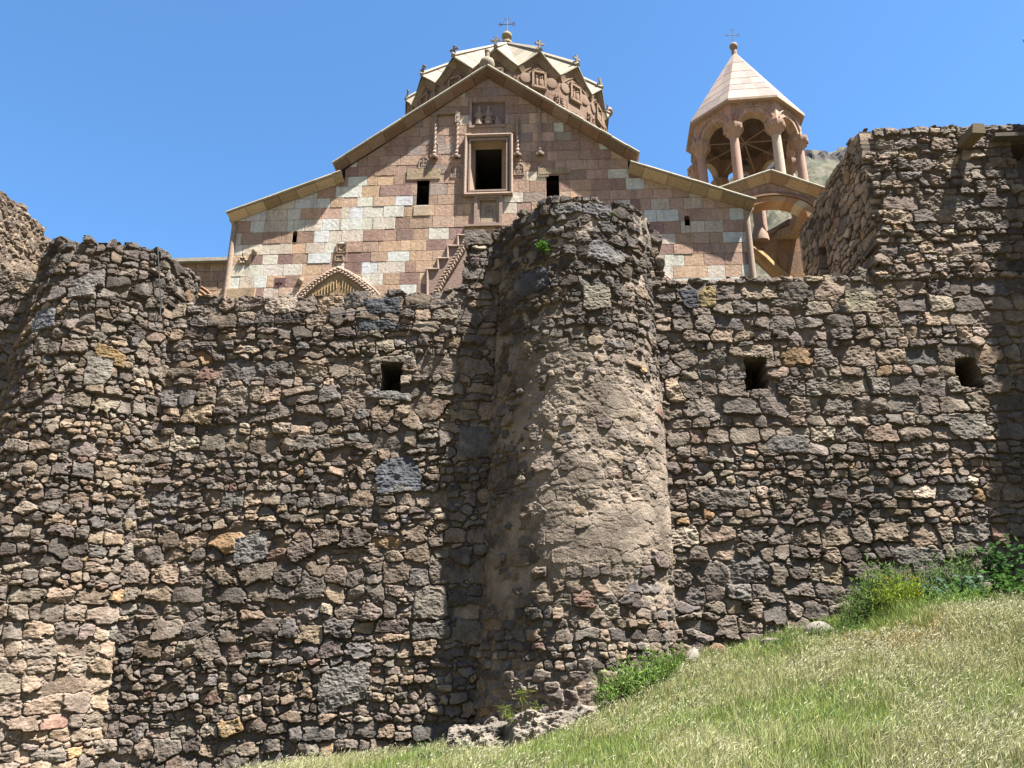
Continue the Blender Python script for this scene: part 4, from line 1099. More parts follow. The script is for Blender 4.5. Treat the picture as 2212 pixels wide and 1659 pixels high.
# ------------------------------------------------------------------ low chapel wall left of the church
chap = empty("chapel_annex", (-13, 27.5, 8)); tag(chap, "low tan stone annex wall with a pale coping, between the left tower and the church", "building")
CY = 27.0
xa, zt1 = PX(380, 566, CY); xb_, _ = PX(503, 563, CY)
mb = MB(); ashlar(mb, [(xa - 2.5, 8), (xb_ + .6, 8), (xb_ + .6, zt1 - .1), (xa - 2.5, zt1 - .1)], lambda x, z, r: pick(TAN if r.random() < .7 else BROWN + MAUVE[:1], r), seed=9, to3=lambda x, z, o: (x, CY - o, z))
mb.box(((xa + xb_) / 2 - 1, CY + .3, (8 + zt1) / 2 - .06), ((xb_ - xa) / 2 + 1.5, .28, (zt1 - 8) / 2 - .05), JC); mb.build("wall", M_ASH, chap)
mb = MB((.55, .50, .40)); x = xa - 2.5
while x < xb_ + .5:
    w_ = rng.uniform(.6, .9); mb.box((x + w_ / 2, CY + .2, zt1 - .02), (w_ / 2 - .004, .42, .07), np.array((.55, .50, .40)) * rng.uniform(.9, 1.08)); x += w_
mb.build("coping", M_ROOF, chap)
mb = MB((.44, .25, .15)); cx_, cz_ = PX(385, 668, CY)
for (r_, t_) in ((1.05, .07), (1.2, .05), (1.34, .04)): mb.tube([(cx_ + r_ * 1.15 * cos(t), CY - .05, cz_ - .25 + r_ * sin(t)) for t in np.linspace(0, pi, 24)], t_, 6)
mb.build("arch", M_CARVE, chap)
mb = MB((.28, .2, .14)); 
mb.prism([(cx_ + 1.1 * cos(t), CY - .03, cz_ - .25 + .98 * sin(t)) for t in np.linspace(0, pi, 20)], (0, .04, 0)); mb.build("arch_recess", M_CARVE, chap)

# ================================================================== bell tower
BY = 36.0; bxc = 10.33; NB = 8; BPH = radians(-26); RC = 2.62; RE = 3.10
bt = empty("bell_tower", (bxc, BY, 8)); tag(bt, "octagonal open bell tower of pink stone columns and arches under a pale pyramid roof", "bell tower")
zeave = float(P(1621, 203, BY - RE * .98)[2]); zap_b = float(P(1591, 112, BY)[2])
zcap = float(P(1592, 267, BY - RC)[2]); zsh = float(P(1594, 293, BY - RC)[2]); zfl = float(P(1603, 402, BY - RC)[2])
def bp(ang, r, z): return np.array([bxc + r * sin(ang), BY - r * cos(ang), z])
db = 2 * pi / NB
mb = MB(); rng = np.random.default_rng(41)
for k in range(NB):
    a0 = BPH + k * db; a1 = a0 + db; n = 6
    p0, p1 = bp(a0, RE, zeave), bp(a1, RE, zeave); ap = bp(0, 0.02, zap_b)
    zs = [0, .16, .27, .40, .55, .75, 1.0]
    for j in range(6):
        cuts = [0, .33 + .08 * (j % 2), .66 + .08 * (k % 2), 1] if j < 3 else [0, .45 + .1 * (j % 2), 1] if j < 5 else [0, 1]
        for c0, c1 in zip(cuts[:-1], cuts[1:]):
            t0, t1 = zs[j], zs[j + 1] - .007; L0 = p0 + (ap - p0) * t0; R0 = p1 + (ap - p1) * t0; L1 = p0 + (ap - p0) * t1; R1 = p1 + (ap - p1) * t1
            mb.add([L0 + (R0 - L0) * c0, L0 + (R0 - L0) * c1, L1 + (R1 - L1) * c1, L1 + (R1 - L1) * c0], [(0, 1, 2, 3)], np.array((.40, .315, .27)) * rng.uniform(.78, 1.16) * rng.normal(1, .02, 3))
    mb.add([p0, p1, p1 - (0, 0, .13), p0 - (0, 0, .13)], [(0, 1, 2, 3)], (.56, .42, .30))
    q0, q1 = bp(a0, RC - .35, zeave - .2), bp(a1, RC - .35, zeave - .2)
    mb.add([p0 - (0, 0, .13), p1 - (0, 0, .13), q1, q0], [(0, 1, 2, 3)], (.44, .31, .22))
roof_b = mb.build("roof", M_ROOF, bt)
mb = MB((.34, .25, .2)); mb.lathe([(.16, -.3), (.15, .0), (.12, .15), (.20, .25), (.23, .38), (.18, .52), (.06, .60)], (bxc, BY, zap_b), 12); mb.build("finial", M_CARVE, roof_b)
iron_cross((bxc, BY, zap_b + .55), 1.0, .34, roof_b, r=.016)
# arcade: eight arched panels with real thickness
mb = MB(); rng = np.random.default_rng(43)
ACOL = [(.55, .33, .235), (.58, .37, .265), (.49, .29, .21), (.60, .40, .30)]
zspr = zcap
for k in range(NB):
    a0 = BPH + k * db; a1 = a0 + db
    rows = []
    for r_ in (RC + .22, RC - .24):
        L_, R_ = bp(a0, r_ / cos(0), 0), bp(a1, r_, 0); W_ = np.linalg.norm(R_ - L_); ex_ = (R_ - L_) / W_
        ra = W_ / 2 - .38 * (W_ / 2.2)
        pts = [(0, zspr)] + [(W_ / 2 - ra * cos(t), zspr + ra * 1.0 * sin(t)) for t in np.linspace(0, pi, 15)] + [(W_, zspr)]
        top = [(0, zeave - .1)] + [(W_ / 2 - ra * cos(t), zeave - .1) for t in np.linspace(0, pi, 15)] + [(W_, zeave - .1)]
        rows.append(([L_ + ex_ * x + (0, 0, z) for x, z in pts], [L_ + ex_ * x + (0, 0, z) for x, z in top]))
    (fo, ft), (bo, bt_) = rows
    m = len(fo)
    for i in range(m - 1):
        c = np.array(pick(ACOL, rng)) * rng.uniform(.9, 1.08)
        zs = [0, .5, 1]
        for z0_, z1_ in zip(zs[:-1], zs[1:]):
            mb.add([fo[i] + (ft[i] - fo[i]) * z0_, fo[i + 1] + (ft[i + 1] - fo[i + 1]) * z0_, fo[i + 1] + (ft[i + 1] - fo[i + 1]) * z1_, fo[i] + (ft[i] - fo[i]) * z1_], [(0, 1, 2, 3)], c * rng.uniform(.9, 1.08))
        mb.add([bo[i], bt_[i], bt_[i + 1], bo[i + 1]], [(0, 1, 2, 3)], c * .95)
        mb.add([fo[i], bo[i], bo[i + 1], fo[i + 1]], [(0, 1, 2, 3)], np.array((.50, .36, .24)) * rng.uniform(.85, 1.1))
    mb.add([ft[0], ft[-1], bt_[-1], bt_[0]], [(0, 1, 2, 3)])
arcade = mb.build("arcade", M_ASH, bt)
mb = MB((.45, .32, .25))
for k in range(NB):                             # raised hood moulds
    a0 = BPH + k * db; a1 = a0 + db; L_, R_ = bp(a0, RC + .25, 0), bp(a1, RC + .25, 0); W_ = np.linalg.norm(R_ - L_); ex_ = (R_ - L_) / W_; ra = W_ / 2 - .38 * (W_ / 2.2) + .20
    mb.tube([L_ + ex_ * (W_ / 2 - ra * cos(t)) + (0, 0, zspr + .1 + ra * sin(t)) for t in np.linspace(.25, pi - .25, 16)], .05, 6)
mb.build("hood_mould", M_CARVE, arcade)
for k in range(NB):
    a = BPH + k * db; c = bp(a, RC, 0)
    col_ = (.52, .34, .265) if k != 1 else (.60, .50, .39)
    mb = MB(col_); mb.lathe([(.24, 0), (.235, (zsh - zfl) * .5), (.215, zsh - zfl)], c + (0, 0, zfl), 16); co = mb.build("column", M_CARVE, bt)
    mb = MB((.50, .33, .235)); hh = zcap - zsh
    mb.lathe([(.22, -.02), (.26, .04), (.25, .09), (.34, hh * .35), (.45, hh * .62), (.48, hh * .72), (.50, hh * .86), (.50, hh + .005)], c + (0, 0, zsh), 8, None, a + pi / 8)
    for j in range(10):
        t = 2 * pi * j / 10; mb.lathe([(.0, -.12), (.06, -.05), (.07, .06), (.0, .1)], c + (.43 * sin(t), -.43 * cos(t), zsh + hh * .62), 6)
    mb.build("capital", M_CARVE, co)
    mb = MB((.44, .32, .25)); mb.lathe([(.40, -.25), (.40, -.02), (.34, .02), (.36, .10), (.27, .16), (.25, .22)], c + (0, 0, zfl), 12); mb.build("base", M_CARVE, co)
# ceiling, tie rods and floor ring
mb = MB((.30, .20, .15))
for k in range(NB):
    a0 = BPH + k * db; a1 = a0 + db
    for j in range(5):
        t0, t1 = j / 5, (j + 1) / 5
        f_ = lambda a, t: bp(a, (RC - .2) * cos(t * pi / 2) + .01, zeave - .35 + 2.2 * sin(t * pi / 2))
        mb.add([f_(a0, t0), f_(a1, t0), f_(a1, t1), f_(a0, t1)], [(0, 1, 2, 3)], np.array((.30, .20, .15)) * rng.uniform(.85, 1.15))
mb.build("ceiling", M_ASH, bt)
hub = bp(0, 0, zcap + .75)
for k in range(NB):
    mb = MB((.40, .30, .22)); mb.tube([hub, bp(BPH + k * db, RC - .1, zcap + .1)], .028, 6); mb.build("tie_rod", M_WOOD, bt)
mb = MB((.40, .28, .2)); 
for k in range(NB):
    a0 = BPH + k * db; a1 = a0 + db
    p = [bp(a0, RC - .45, zfl - .25), bp(a1, RC - .45, zfl - .25), bp(a1, RC + .42, zfl - .25), bp(a0, RC + .42, zfl - .25)]
    mb.prism(p, (0, 0, -.45), np.array((.44, .31, .20)) * rng.uniform(.88, 1.1))
mb.build("floor_ring", M_ASH, bt)
bell = MB((.06, .05, .04)); bc = P(1609, 357, BY)
bell.lathe([(.30, -.22), (.27, -.15), (.20, .0), (.17, .16), (.10, .26), (.03, .28), (.02, .45)], (bc[0], BY, bc[2]), 16)
bo_ = bell.build("bell", M_METAL); tag(bo_, "small dark bronze bell hanging inside the open bell tower", "bell")
bo2 = MB((.08, .07, .06)); bo2.tube([(bc[0], BY, bc[2] + .4), tuple(hub)], .015, 5); bo2.build("bell_rope", M_METAL, bo_)

# porch under the belfry: gabled front with a wide round arch
PY = 32.4
g0, gA, g1 = PX(1530, 422, PY), PX(1662, 376, PY), PX(1800, 422, PY)
mb = MB(); rng = np.random.default_rng(47); OR = [(.46, .28, .14), (.50, .33, .17), (.40, .24, .13), (.44, .31, .19)]
pf = lambda x, z, o: (x, PY - o, z)
cornice(mb, (g0[0], g0[1]), gA, .28, .42, rng, cols=OR, to3=pf, seg=.9); cornice(mb, gA, (g1[0], g1[1]), .28, .42, rng, cols=OR, to3=pf, seg=.9)
mb.build("porch_cornice", M_CARVE, bt)
xa0, zs0 = PX(1612, 500, PY); xa1, _ = PX(1748, 500, PY); xmid = (xa0 + xa1) / 2; zcr = PX(1660, 436, PY)[1]; ra = (xa1 - xa0) / 2
mb = MB()
def gtop(x): return np.interp(x, [g0[0], gA[0], g1[0]], [g0[1], gA[1], g1[1]]) - .38
NT = 26; zsp = zcr - ra * .62
arc = [(xmid - (ra + .2) * cos(t), zsp + (ra + .2) * .62 * sin(t) ** .9) for t in np.linspace(0, pi, NT)]
pt_ = [(g0[0] + .2, zsp)] + arc + [(g1[0] - .2, zsp)]
for (x0, z0_), (x1, z1_) in zip(pt_[:-1], pt_[1:]):
    if abs(x1 - x0) < 1e-4: continue
    c = np.array(pick(BROWN + OR[2:3], rng)) * rng.uniform(.8, 1.05)
    mb.prism([(x0, PY, z0_), (x1, PY, z1_), (x1, PY, gtop(x1)), (x0, PY, gtop(x0))], (0, .7, 0), c)
for (xl, xr) in ((g0[0] + .2, xa0 - .2), (xa1 + .2, g1[0] - .2)): 
    mb.prism([(xl, PY, 7.6), (xr, PY, 7.6), (xr, PY, zsp), (xl, PY, zsp)], (0, .7, 0), (.34, .23, .16))
porch = mb.build("porch_wall", M_ASH, bt)
mb = MB(); VC = [(.50, .27, .13), (.46, .24, .115), (.60, .47, .31), (.53, .33, .17), (.42, .23, .12)]
for j, (dz, o, w_) in enumerate(((0, .06, .42), (.47, .12, .14), (.66, .05, .16))):
    for i in range(NT - 1):
        t0, t1 = pi * i / (NT - 1), pi * (i + 1) / (NT - 1); r0 = ra + dz; r1 = r0 + w_
        q = [(xmid - r0 * cos(t0), zsp + r0 * .62 * sin(t0) ** .9), (xmid - r0 * cos(t1), zsp + r0 * .62 * sin(t1) ** .9), (xmid - r1 * cos(t1), zsp + r1 * .62 * sin(t1) ** .9), (xmid - r1 * cos(t0), zsp + r1 * .62 * sin(t0) ** .9)]
        c = np.array(VC[(i // 3 * 7 + j) % 5] if j == 0 else (.32, .19, .12)) * rng.uniform(.85, 1.1)
        dep = .7 if j == 0 else .1
        mb.prism([(x, PY - o, z) for x, z in q], (0, dep + o + (.02 if j == 0 else 0), 0), c)
mb.build("porch_arch", M_CARVE, porch)
# inner gallery: back column, curved parapet, lower wall with an arched opening
mb = MB((.42, .29, .22)); QY = 37.4
c0 = P(1637, 470, QY); mb.tube([(c0[0], QY, c0[2] - 1.0), (c0[0], QY, c0[2] + 2.0)], .24, 14); mb.lathe([(.46, -.9), (.44, -.55), (.32, -.2), (.25, .1)], (c0[0], QY, c0[2] - .55), 10)
mb.build("gallery_column", M_CARVE, bt)
mb = MB(); top = [PX(a, b, QY) for a, b in ((1600, 520), (1628, 517), (1652, 508), (1676, 496), (1700, 481), (1722, 464), (1790, 450))]
low = [PX(a, b, QY) for a, b in ((1600, 538), (1628, 548), (1650, 566), (1676, 592), (1700, 612), (1722, 625), (1790, 640))]
for i in range(len(top) - 1):
    for s in range(4):
        def mix(a, b, t): return (a[0] + (b[0] - a[0]) * t, a[1] + (b[1] - a[1]) * t)
        q = [mix(low[i], top[i], s / 4), mix(low[i + 1], top[i + 1], s / 4), mix(low[i + 1], top[i + 1], (s + 1) / 4), mix(low[i], top[i], (s + 1) / 4)]
        mb.prism([(x, QY, z) for x, z in q], (0, .6, 0), np.array(pick([(.38, .22, .12), (.33, .2, .12), (.43, .28, .15), (.28, .18, .12)], rng)) * rng.uniform(.8, 1.1))
mb.tube([(p[0], QY - .06, p[1]) for p in top], .13, 8, (.36, .25, .19))
mb.tube([(p[0], QY - .05, p[1] + .15) for p in low], .28, 8, (.50, .31, .14))
mb.build("gallery_parapet", M_ASH, bt)

# ================================================================== cables, pipe, bird
def tube_thing(name, pts, r, col, mat, n=5):
    mb = MB(col); mb.tube(pts, r, n); return mb.build(name, mat)
pts = []
for (px, py) in ((344, 688), (364, 695), (430, 699), (495, 700), (560, 697), (627, 691), (710, 681), (791, 670), (900, 660), (985, 652), (1004, 645), (1022, 629), (1034, 600), (1046, 573), (1062, 540)):
    pts.append(PW(px, py, .16))
tag(tube_thing("cable", pts, .014, (.02, .02, .02), M_METAL), "thin black cable sagging along the wall top from the left tower to the plastered tower", "cable")
pts = [TL.hit(px, py, .12) for px, py in ((341, 536), (342, 560), (344, 590), (345, 620), (348, 648), (346, 684))]
tag(tube_thing("wire", pts, .016, (.03, .03, .03), M_METAL), "thin dark wire hanging down the front of the left round tower", "wire")
pipe = MB((.10, .085, .07)); a = PW(975, 726); pipe.tube([a + (0, .3, 0), a + (-.02, -.38, .05)], [.055, .05], 8)
tag(pipe.build("spout_pipe", M_METAL), "short dark pipe poking out of the wall between loophole and plastered tower", "pipe")
b = P(2213, 85, 60.0); mb = MB((.03, .03, .035))
mb.tube([b + (-.16, 0, -.02), b + (-.05, 0, 0), b + (.10, 0, .02), b + (.26, 0, .02)], [.012, .05, .045, .012], 8)
for sg in (-1, 1):
    mb.add([b + (.0, sg * .04, .03), b + (.12, sg * .04, .03), b + (.10, sg * .28, .10), b + (.02, sg * .30, .10), b + (.20, sg * .52, .05)], [(0, 1, 2, 3), (3, 2, 4)])
tag(mb.build("bird", M_METAL), "small dark bird gliding in the sky beyond the bell tower", "bird")

# ================================================================== grass
def wall_front(x):                            # nearest y in front of masonry at ground level
    y = np.full_like(x, 17.85)
    for T in (TC, TL):
        z = ground_z(x, np.full_like(x, 16.8)); ax_ = T.xb; R = T.Rb + .02
        d = np.clip(R * R - (x - ax_) ** 2, 0, None); y = np.where(d > 0, np.minimum(y, T.yc - np.sqrt(d)), y)
    return y
def patch_noise(x, y, s, seed):
    r = np.random.default_rng(seed); o = np.zeros_like(x)
    for k in range(7):
        a = r.uniform(0, 2 * pi); f_ = s * r.uniform(.6, 2.2); p_ = r.uniform(0, 6.28)
        o += np.sin((x * cos(a) + y * sin(a)) * f_ + p_ + 1.3 * np.sin((x * sin(a) - y * cos(a)) * f_ * .7 + p_))
    return o / 7 * 1.6
def gpoint(px, y):                             # ground point seen in photo column px at distance y
    r = ray(px, 1300); x = r[0] * (y / r[1]); return np.array([x, y, float(ground_z(x, y))])
def make_grass():
    rng = np.random.default_rng(17)
    n0 = 1150000
    y = 4.2 + 13.8 * rng.random(n0) ** .85
    x = -8.5 + rng.random(n0) * 24.0
    fr = x / np.maximum(y, .1)
    k = (fr > -.62) & (fr < 1.0) & (y < wall_front(x) - .03)
    x, y = x[k], y[k]
    z = ground_z(x, y)
    # keep only what the slope shows (plus a margin)
    el = z / y; k = el > -.20
    x, y, z = x[k], y[k], z[k]
    dens = np.clip(.35 + 6.5 / y ** 1.0 * .55, .2, 1.0)
    pn = patch_noise(x, y, 1.1, 5); pb = patch_noise(x, y, .55, 9)
    wallgap = wall_front(x) - y
    # bare stony strip at the footing, thin cover at the wall's foot on the left
    bare = (x > -2.2) & (x < 2.2) & (wallgap < 1.6)
    k = rng.random(len(x)) < dens * np.where(bare, .12, np.where((wallgap < .25) & (x < 3), .35, 1.0))
    x, y, z, pn, pb, wallgap = x[k], y[k], z[k], pn[k], pb[k], wallgap[k]
    n = len(x)
    green = np.clip(.60 - .30 * patch_noise(x, y, .45, 91) + .25 * patch_noise(x, y, 7.5, 45) + .45 * np.clip(2.2 - wallgap, 0, 1.5) * (x > 5.5) + .38 * pn + .30 * patch_noise(x, y, 3.4, 44) + .5 * np.clip(1.2 - wallgap, 0, 1.2) * (x > 3) + .35 * ((x - .55 * y) > .5) * pb, 0, 1)
    straw = rng.random(n) > green
    L = np.where(straw, rng.uniform(.14, .34, n), rng.uniform(.10, .28, n)) * (1 + .25 * pb + .22 * patch_noise(x, y, 5.0, 77)) * np.where(bare[k], .6, 1) * (1 + .55 * np.clip(1.1 - wallgap, 0, 1) * np.clip(.4 + patch_noise(x, y, 2.5, 78), 0, 1.2) * (x > 2.5))
    w = rng.uniform(.0022, .0046, n) * np.clip(y / 9, .9, 1.8)
    hd = rng.uniform(0, 2 * pi, n)
    lean = np.abs(rng.normal(.20, .26, n)).clip(0, 1.0); la = rng.normal(.35, 1.3, n)      # wind mostly to the right
    dx, dy = np.cos(la) * lean, np.sin(la) * lean
    px, py = np.cos(hd) * w, np.sin(hd) * w
    b0 = np.stack([x, y, z - .03], 1); side = np.stack([px, py, 0 * px], 1)
    mid = b0 + np.stack([dx * L * .35, dy * L * .35, L * .6], 1)
    tip = b0 + np.stack([dx * L * 1.25, dy * L * 1.25, L * np.sqrt(np.clip(1 - lean ** 2 * .8, .3, 1))], 1)
    V = np.stack([b0 - side, b0 + side, mid + side * .8, mid - side * .8, tip], 1).reshape(-1, 3)
    base = np.where(straw[:, None], np.array((.46, .475, .23)), np.array((.26, .36, .11)))
    yl = rng.random(n)[:, None]
    base = base * (.72 + .6 * rng.random((n, 1))) * (1 + .15 * pb[:, None])
    base = np.where((straw[:, None]) & (yl > .72), base * (1.0, .84, .78), base)
    rp = gpoint(1915, 14.6); rd = np.hypot((x - rp[0]) / .75, (y - rp[1]) / 1.1)[:, None]
    base = np.where((rd + .35 * rng.normal(0, 1, (n, 1)) < 1) & straw[:, None], base * (.95, .70, .62), base)
    base = np.where((~straw[:, None]) & (yl > .7), base * (1.45, 1.2, 1.0), base)
    C = np.repeat(base, 5, 0)
    i = np.arange(n)[:, None] * 5
    q = np.concatenate([i, i + 1, i + 2, i + 3], 1); t = np.concatenate([i + 3, i + 2, i + 4], 1)
    # nodding seed heads with awns
    hsel = straw & (rng.random(n) < np.clip(.12 + .22 * patch_noise(x, y, 1.5, 31) + .16 * patch_noise(x, y, 4.5, 32), .0, .5)); m = hsel.sum()
    tp = tip[hsel]; dv = np.stack([dx[hsel] * 2.2 + rng.normal(0, .25, m) + .35, dy[hsel] * 2 + rng.normal(0, .25, m), .55 + rng.normal(0, .25, m)], 1)
    dv /= np.linalg.norm(dv, axis=1)[:, None]
    hl = rng.uniform(.028, .060, m)[:, None]; hw = rng.uniform(.0035, .0065, m)[:, None] * np.clip(tp[:, 1:2] / 10, .8, 1.5)
    s1 = np.cross(dv, (0, 0, 1.0)); s1 /= np.linalg.norm(s1, axis=1)[:, None] + 1e-6; s2 = np.cross(dv, s1)
    c = tp + dv * hl * .45
    Vh = np.stack([tp - dv * .004, c + s1 * hw, c + s2 * hw, c - s1 * hw, c - s2 * hw, tp + dv * hl * 1.35], 1).reshape(-1, 3)
    bh = len(V); j = np.arange(m)[:, None] * 6 + bh
    th = np.concatenate([np.concatenate([j, j + 1 + a, j + 1 + (a + 1) % 4], 1) for a in range(4)] + [np.concatenate([j + 5, j + 1 + (a + 1) % 4, j + 1 + a], 1) for a in range(4)])
    ch = np.array((.60, .58, .36)) * (.7 + .55 * rng.random((m, 1)))
    # fine awns: two slivers fanning from each head
    Va = []; ja = []
    na = m
    for a in (-1, 1):
        e = tp + dv * (hl * 2.4) + s1 * a * hl * .35
        p0 = c + s1 * a * hw * .6
        Va.append(np.stack([p0, p0 + s2 * .0022, e], 1).reshape(-1, 3))
    off = bh + len(Vh); Va = np.concatenate(Va); ta = np.arange(len(Va)).reshape(-1, 3) + off
    Vall = np.vstack([V, Vh, Va]); Call = np.vstack([C, np.repeat(ch, 6, 0), np.tile(np.array((.66, .64, .42)), (len(Va), 1))])
    o = raw_mesh("grass", Vall, [q, np.vstack([t, th, ta])], Call, M_GRASS)
    tag(o, "dry meadow grass with nodding pale seed heads on the slope before the wall", "grass", kind="stuff")
make_grass()

# ================================================================== weeds and plants, each one a thing
def leaf_quads(n, rng, center, spread, size, col, aspect=.55, up=.3, colvar=.25):
    c = np.array(center) + rng.normal(0, 1, (n, 3)) * np.array(spread)
    d = rng.normal(0, 1, (n, 3)); d[:, 2] = d[:, 2] * .5 + up; d /= np.linalg.norm(d, axis=1)[:, None]
    s = np.cross(d, rng.normal(0, 1, (n, 3))); s /= np.linalg.norm(s, axis=1)[:, None]
    L = size * rng.uniform(.6, 1.3, (n, 1)); W = L * aspect
    nrm = np.cross(d, s)
    V = np.stack([c, c + d * L * .5 + s * W * .5 + nrm * L * .06, c + d * L, c + d * L * .5 - s * W * .5 + nrm * L * .06], 1).reshape(-1, 3)
    C = np.repeat(np.array(col) * (1 - colvar + 2 * colvar * rng.random((n, 1))) * rng.normal(1, .05, (n, 3)), 4, 0)
    return V, np.arange(n * 4).reshape(-1, 4), C
class Plant:
    def __init__(s, name, label, cat, group=None): s.name, s.label, s.cat, s.group = name, label, cat, group; s.V = []; s.F = []; s.C = []; s.n = 0; s.stem = MB((.14, .17, .06)); s.has = False
    def leaves(s, *a, **k):
        V, F, C = leaf_quads(*a, **k); s.V.append(V); s.F.append(F + s.n); s.C.append(C); s.n += len(V)
    def tube(s, path, r, col=None): s.stem.tube(path, r, 5, col); s.has = True
    def done(s, base):
        e = empty(s.name, tuple(base)); tag(e, s.label, s.cat, s.group)
        raw_mesh("leaves", np.vstack(s.V), [np.vstack(s.F)], np.clip(np.vstack(s.C), .005, .8), M_LEAF, e)
        if s.has: s.stem.build("stems", M_LEAF, e)
def gx_at(px, py, y):
    p = P(px, py, y); return np.array([p[0], y, float(ground_z(p[0], y))])
rng = np.random.default_rng(23)
# broad-leaved shrub in the shade of the wall's end
def shrub(name, label, base, h, wd, nst, size, col, cat, lean=.3, leaves=46, aspect=.6):
    p = Plant(name, label, cat)
    for k in range(nst):
        a = rng.uniform(0, 2 * pi); l = rng.uniform(.05, lean); hh = h * rng.uniform(.55, 1.05)
        path = [base + np.array([cos(a) * wd * .15, sin(a) * wd * .15, -.05])]
        for t in (.33, .66, 1.0): path.append(base + np.array([cos(a) * wd * (.15 + l * 2 * t), sin(a) * wd * (.15 + l * 2 * t) , hh * t]))
        p.tube(path, [.012, .010, .008, .004], (.12, .15, .06))
        for t in np.linspace(.25, 1.0, 5):
            c = path[0] + (path[-1] - path[0]) * t
            p.leaves(leaves // 5, rng, c, (wd * .10, wd * .10, hh * .07), size, col, aspect=aspect)
    p.done(base)
shrub("leafy_shrub", "tall broad-leaved green shrub against the shaded end of the wall", gpoint(2175, 16.9), 1.25, .55, 8, .15, (.085, .17, .06), "shrub", .26, 40)
shrub("leafy_shrub", "low dense bright green bush right of the tall shrub at the wall foot", gpoint(2205, 15.9), .55, .9, 14, .12, (.10, .21, .05), "bush", .5, 50)
shrub("blue_green_weed", "blue-green large-leaved weed left of the tall shrub at the wall foot", gpoint(2055, 16.9), .48, .7, 10, .12, (.15, .23, .15), "weed", .5, 50)
shrub("blue_green_weed", "small glaucous weed growing between the yellow flowers and the tall shrub", gpoint(2010, 17.0), .42, .5, 8, .10, (.15, .22, .13), "weed", .4, 40)
# fine stemmed weeds
def fine_weed(name, label, base, h, wd, n, col, cat, tipcol=None, lw=.10):
    p = Plant(name, label, cat)
    for k in range(n):
        a = rng.uniform(0, 2 * pi); r0 = wd * sqrt(rng.random()) ; b = base + np.array([cos(a) * r0, sin(a) * r0 * .5, -.03])
        b[2] = float(ground_z(b[0], b[1])) - .03 if base[2] < 5 else b[2]
        hh = h * rng.uniform(.5, 1.0); dx = rng.normal(0, .12); dy = rng.normal(0, .10)
        path = [b, b + (dx * .3 * hh, dy * .3 * hh, hh * .5), b + (dx * hh, dy * hh, hh)]
        p.tube(path, [.005, .004, .002], np.array(col) * .9)
        p.leaves(14, rng, b + (dx * .5 * hh, dy * .5 * hh, hh * .55), (.05, .05, hh * .24), lw, np.array(col) * 1.55, aspect=.22, up=.8)
        if tipcol is not None and k % 3 == 0: p.leaves(5, rng, b + (dx * hh, dy * hh, hh), (.03, .03, .03), .035, tipcol, aspect=.9)
    p.done(base)
fine_weed("flowering_weed", "bright yellow-green flowering weed clump at the wall foot near the shaded end", gpoint(1955, 16.6), .70, .62, 80, (.20, .27, .04), "weed", (.42, .36, .04))
fine_weed("green_weed", "dull green weed clump where the grass meets the wall's lowest right stones", gpoint(1862, 16.9), .85, .5, 90, (.13, .19, .06), "weed")
fine_weed("green_weed", "feathery green weed clump right below the plastered tower's foot", gpoint(1395, 15.9), .85, .55, 80, (.14, .22, .05), "weed")
fine_weed("green_weed", "tall grassy weed against the right flank of the plastered tower", gpoint(1440, 16.9), .62, .40, 40, (.09, .15, .03), "weed")
fine_weed("green_weed", "thin green weed clump on the slope left of the flowering weed", gpoint(1795, 16.2), .45, .5, 40, (.10, .155, .05), "weed")
fine_weed("green_weed", "small green weed among fallen stones at the foot of the right wall", gpoint(1690, 16.6), .32, .4, 30, (.09, .15, .05), "weed")
fine_weed("green_weed", "bluish green weed patch at the wall foot left of the footing", gpoint(860, 16.9), .35, .8, 60, (.085, .14, .06), "weed")
fine_weed("green_weed", "dark green weed tuft before the footing of the plastered tower", gpoint(960, 15.3), .30, .45, 34, (.075, .125, .045), "weed")
fine_weed("green_weed", "tall pale green weeds behind the yellow flowers, touching the wall", gpoint(1905, 17.2), 1.0, .55, 90, (.15, .22, .07), "weed", lw=.12)
fine_weed("green_weed", "tall green stalks just left of the broad-leaved shrub", gpoint(2075, 17.1), 1.15, .5, 80, (.13, .20, .07), "weed", lw=.12)
fine_weed("green_weed", "grey-green stalks where wall, flowers and blue-green weed meet", gpoint(2000, 17.3), .95, .5, 80, (.15, .20, .10), "weed", lw=.10)
fine_weed("green_weed", "low bright weed patch in front of the blue-green weeds", gpoint(2085, 15.9), .42, .7, 60, (.15, .24, .06), "weed")
fine_weed("green_weed", "long grassy tuft rising before the plastered tower's right foot", gpoint(1350, 15.5), .85, .6, 90, (.15, .23, .06), "weed", lw=.12)
# sapling with drooping plumes on the footing ledge
base = P(1130, 1562, 16.1); p = Plant("fennel_sapling", "spindly yellow-green sapling with plume leaves on the tower's footing", "sapling")
p.tube([base + (0, 0, -.1), base + (-.02, 0, .25), base + (.0, 0, .52)], [.014, .011, .006], (.2, .22, .08))
for (dx, dz) in ((-.36, .27), (-.20, .12), (.22, .28), (-.02, .52), (.10, .10), (-.30, .18)):
    tipp = base + (dx, -.08, dz); p.tube([base + (0, 0, max(.05, dz - .12)), (base + tipp) / 2 + (0, 0, dz * .35), tipp], [.006, .005, .003], (.2, .24, .06))
    p.leaves(46, rng, tipp, (.055, .045, .04), .16, (.20, .25, .05), aspect=.07, up=.0)
p.done(base)
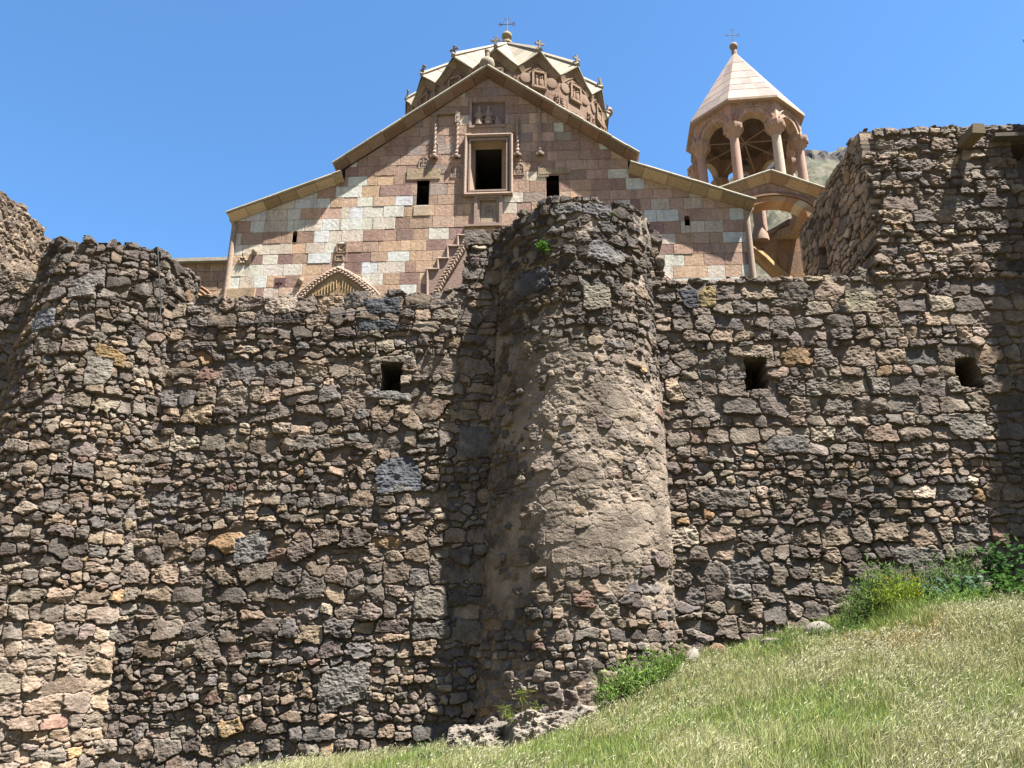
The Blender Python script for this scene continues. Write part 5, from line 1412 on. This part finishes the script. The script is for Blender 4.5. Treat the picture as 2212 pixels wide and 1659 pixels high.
# plants rooted in the centre tower
def wall_tuft(px, py, T, size, n, label, col=(.09, .20, .03), name="wall_plant"):
    b = T.hit(px, py, -.02); d = np.array([b[0] - T.axis(b[2])[0], b[1] - T.yc, 0]); d /= np.linalg.norm(d)
    p = Plant(name, label, "plant")
    for k in range(7):
        a = rng.normal(0, 1, 3) * .6; e = b + d * size * .7 + a * size * .5 + np.array((0, 0, size * .45)); p.tube([b - d * .08, (b + e) / 2 + d * .03, e], [.012, .007, .003])
        p.leaves(n // 7, rng, e, (size * .25,) * 3, size * .34, col, aspect=.55)
    p.done(b)
wall_tuft(1178, 545, TC, .22, 190, "bright green plant tuft sprouting from the upper left of the plastered tower")
wall_tuft(1142, 463, TC, .10, 50, "tiny white-flecked plant near the dark rim of the plastered tower", (.25, .32, .14))
wall_tuft(1322, 468, TC, .11, 50, "small pale green sprout below the rim at the plastered tower's right", (.13, .19, .05))
# fallen stones on the slope under the right wall
def boulder(px, y, s, col, label):
    b = gpoint(px, y); r = np.random.default_rng(int(px)); n1, n2 = 14, 9; V = []
    pl = r.normal(0, 1, (9, 3)); pl /= np.linalg.norm(pl, axis=1)[:, None]; ds = r.uniform(.50, .85, 9)
    for i in range(n2):
        for j in range(n1):
            t = pi * i / (n2 - 1); a = 2 * pi * j / n1; d = np.array([sin(t) * cos(a), sin(t) * sin(a), cos(t)])
            q = pl @ d; rr_ = min(1.0, (ds[q > .1] / q[q > .1]).min() if (q > .1).any() else 1.0) * (1 + .02 * r.normal())
            V.append(b + d * rr_ * np.array(s) + (0, 0, s[2] * .55))
    F = [(i * n1 + j, i * n1 + (j + 1) % n1, (i + 1) * n1 + (j + 1) % n1, (i + 1) * n1 + j) for i in range(n2 - 1) for j in range(n1)]
    mb = MB(col); mb.add(V, F); tag(mb.build("fallen_stone", M_RUB), label, "stone", "stones fallen at the wall foot")
boulder(1538, 17.35, (.26, .2, .24), (.25, .165, .10), "brown angular stone lying right of the plastered tower's foot")
boulder(1487, 17.1, (.18, .18, .27), (.30, .27, .22), "pale upright stone leaning against the plastered tower's right foot")
boulder(1655, 17.3, (.30, .2, .14), (.21, .18, .15), "flat dull stone half sunk in grass under the right wall")
boulder(1765, 17.0, (.34, .26, .20), (.27, .24, .2), "large pale stone at the grass edge beside the flowering slope")
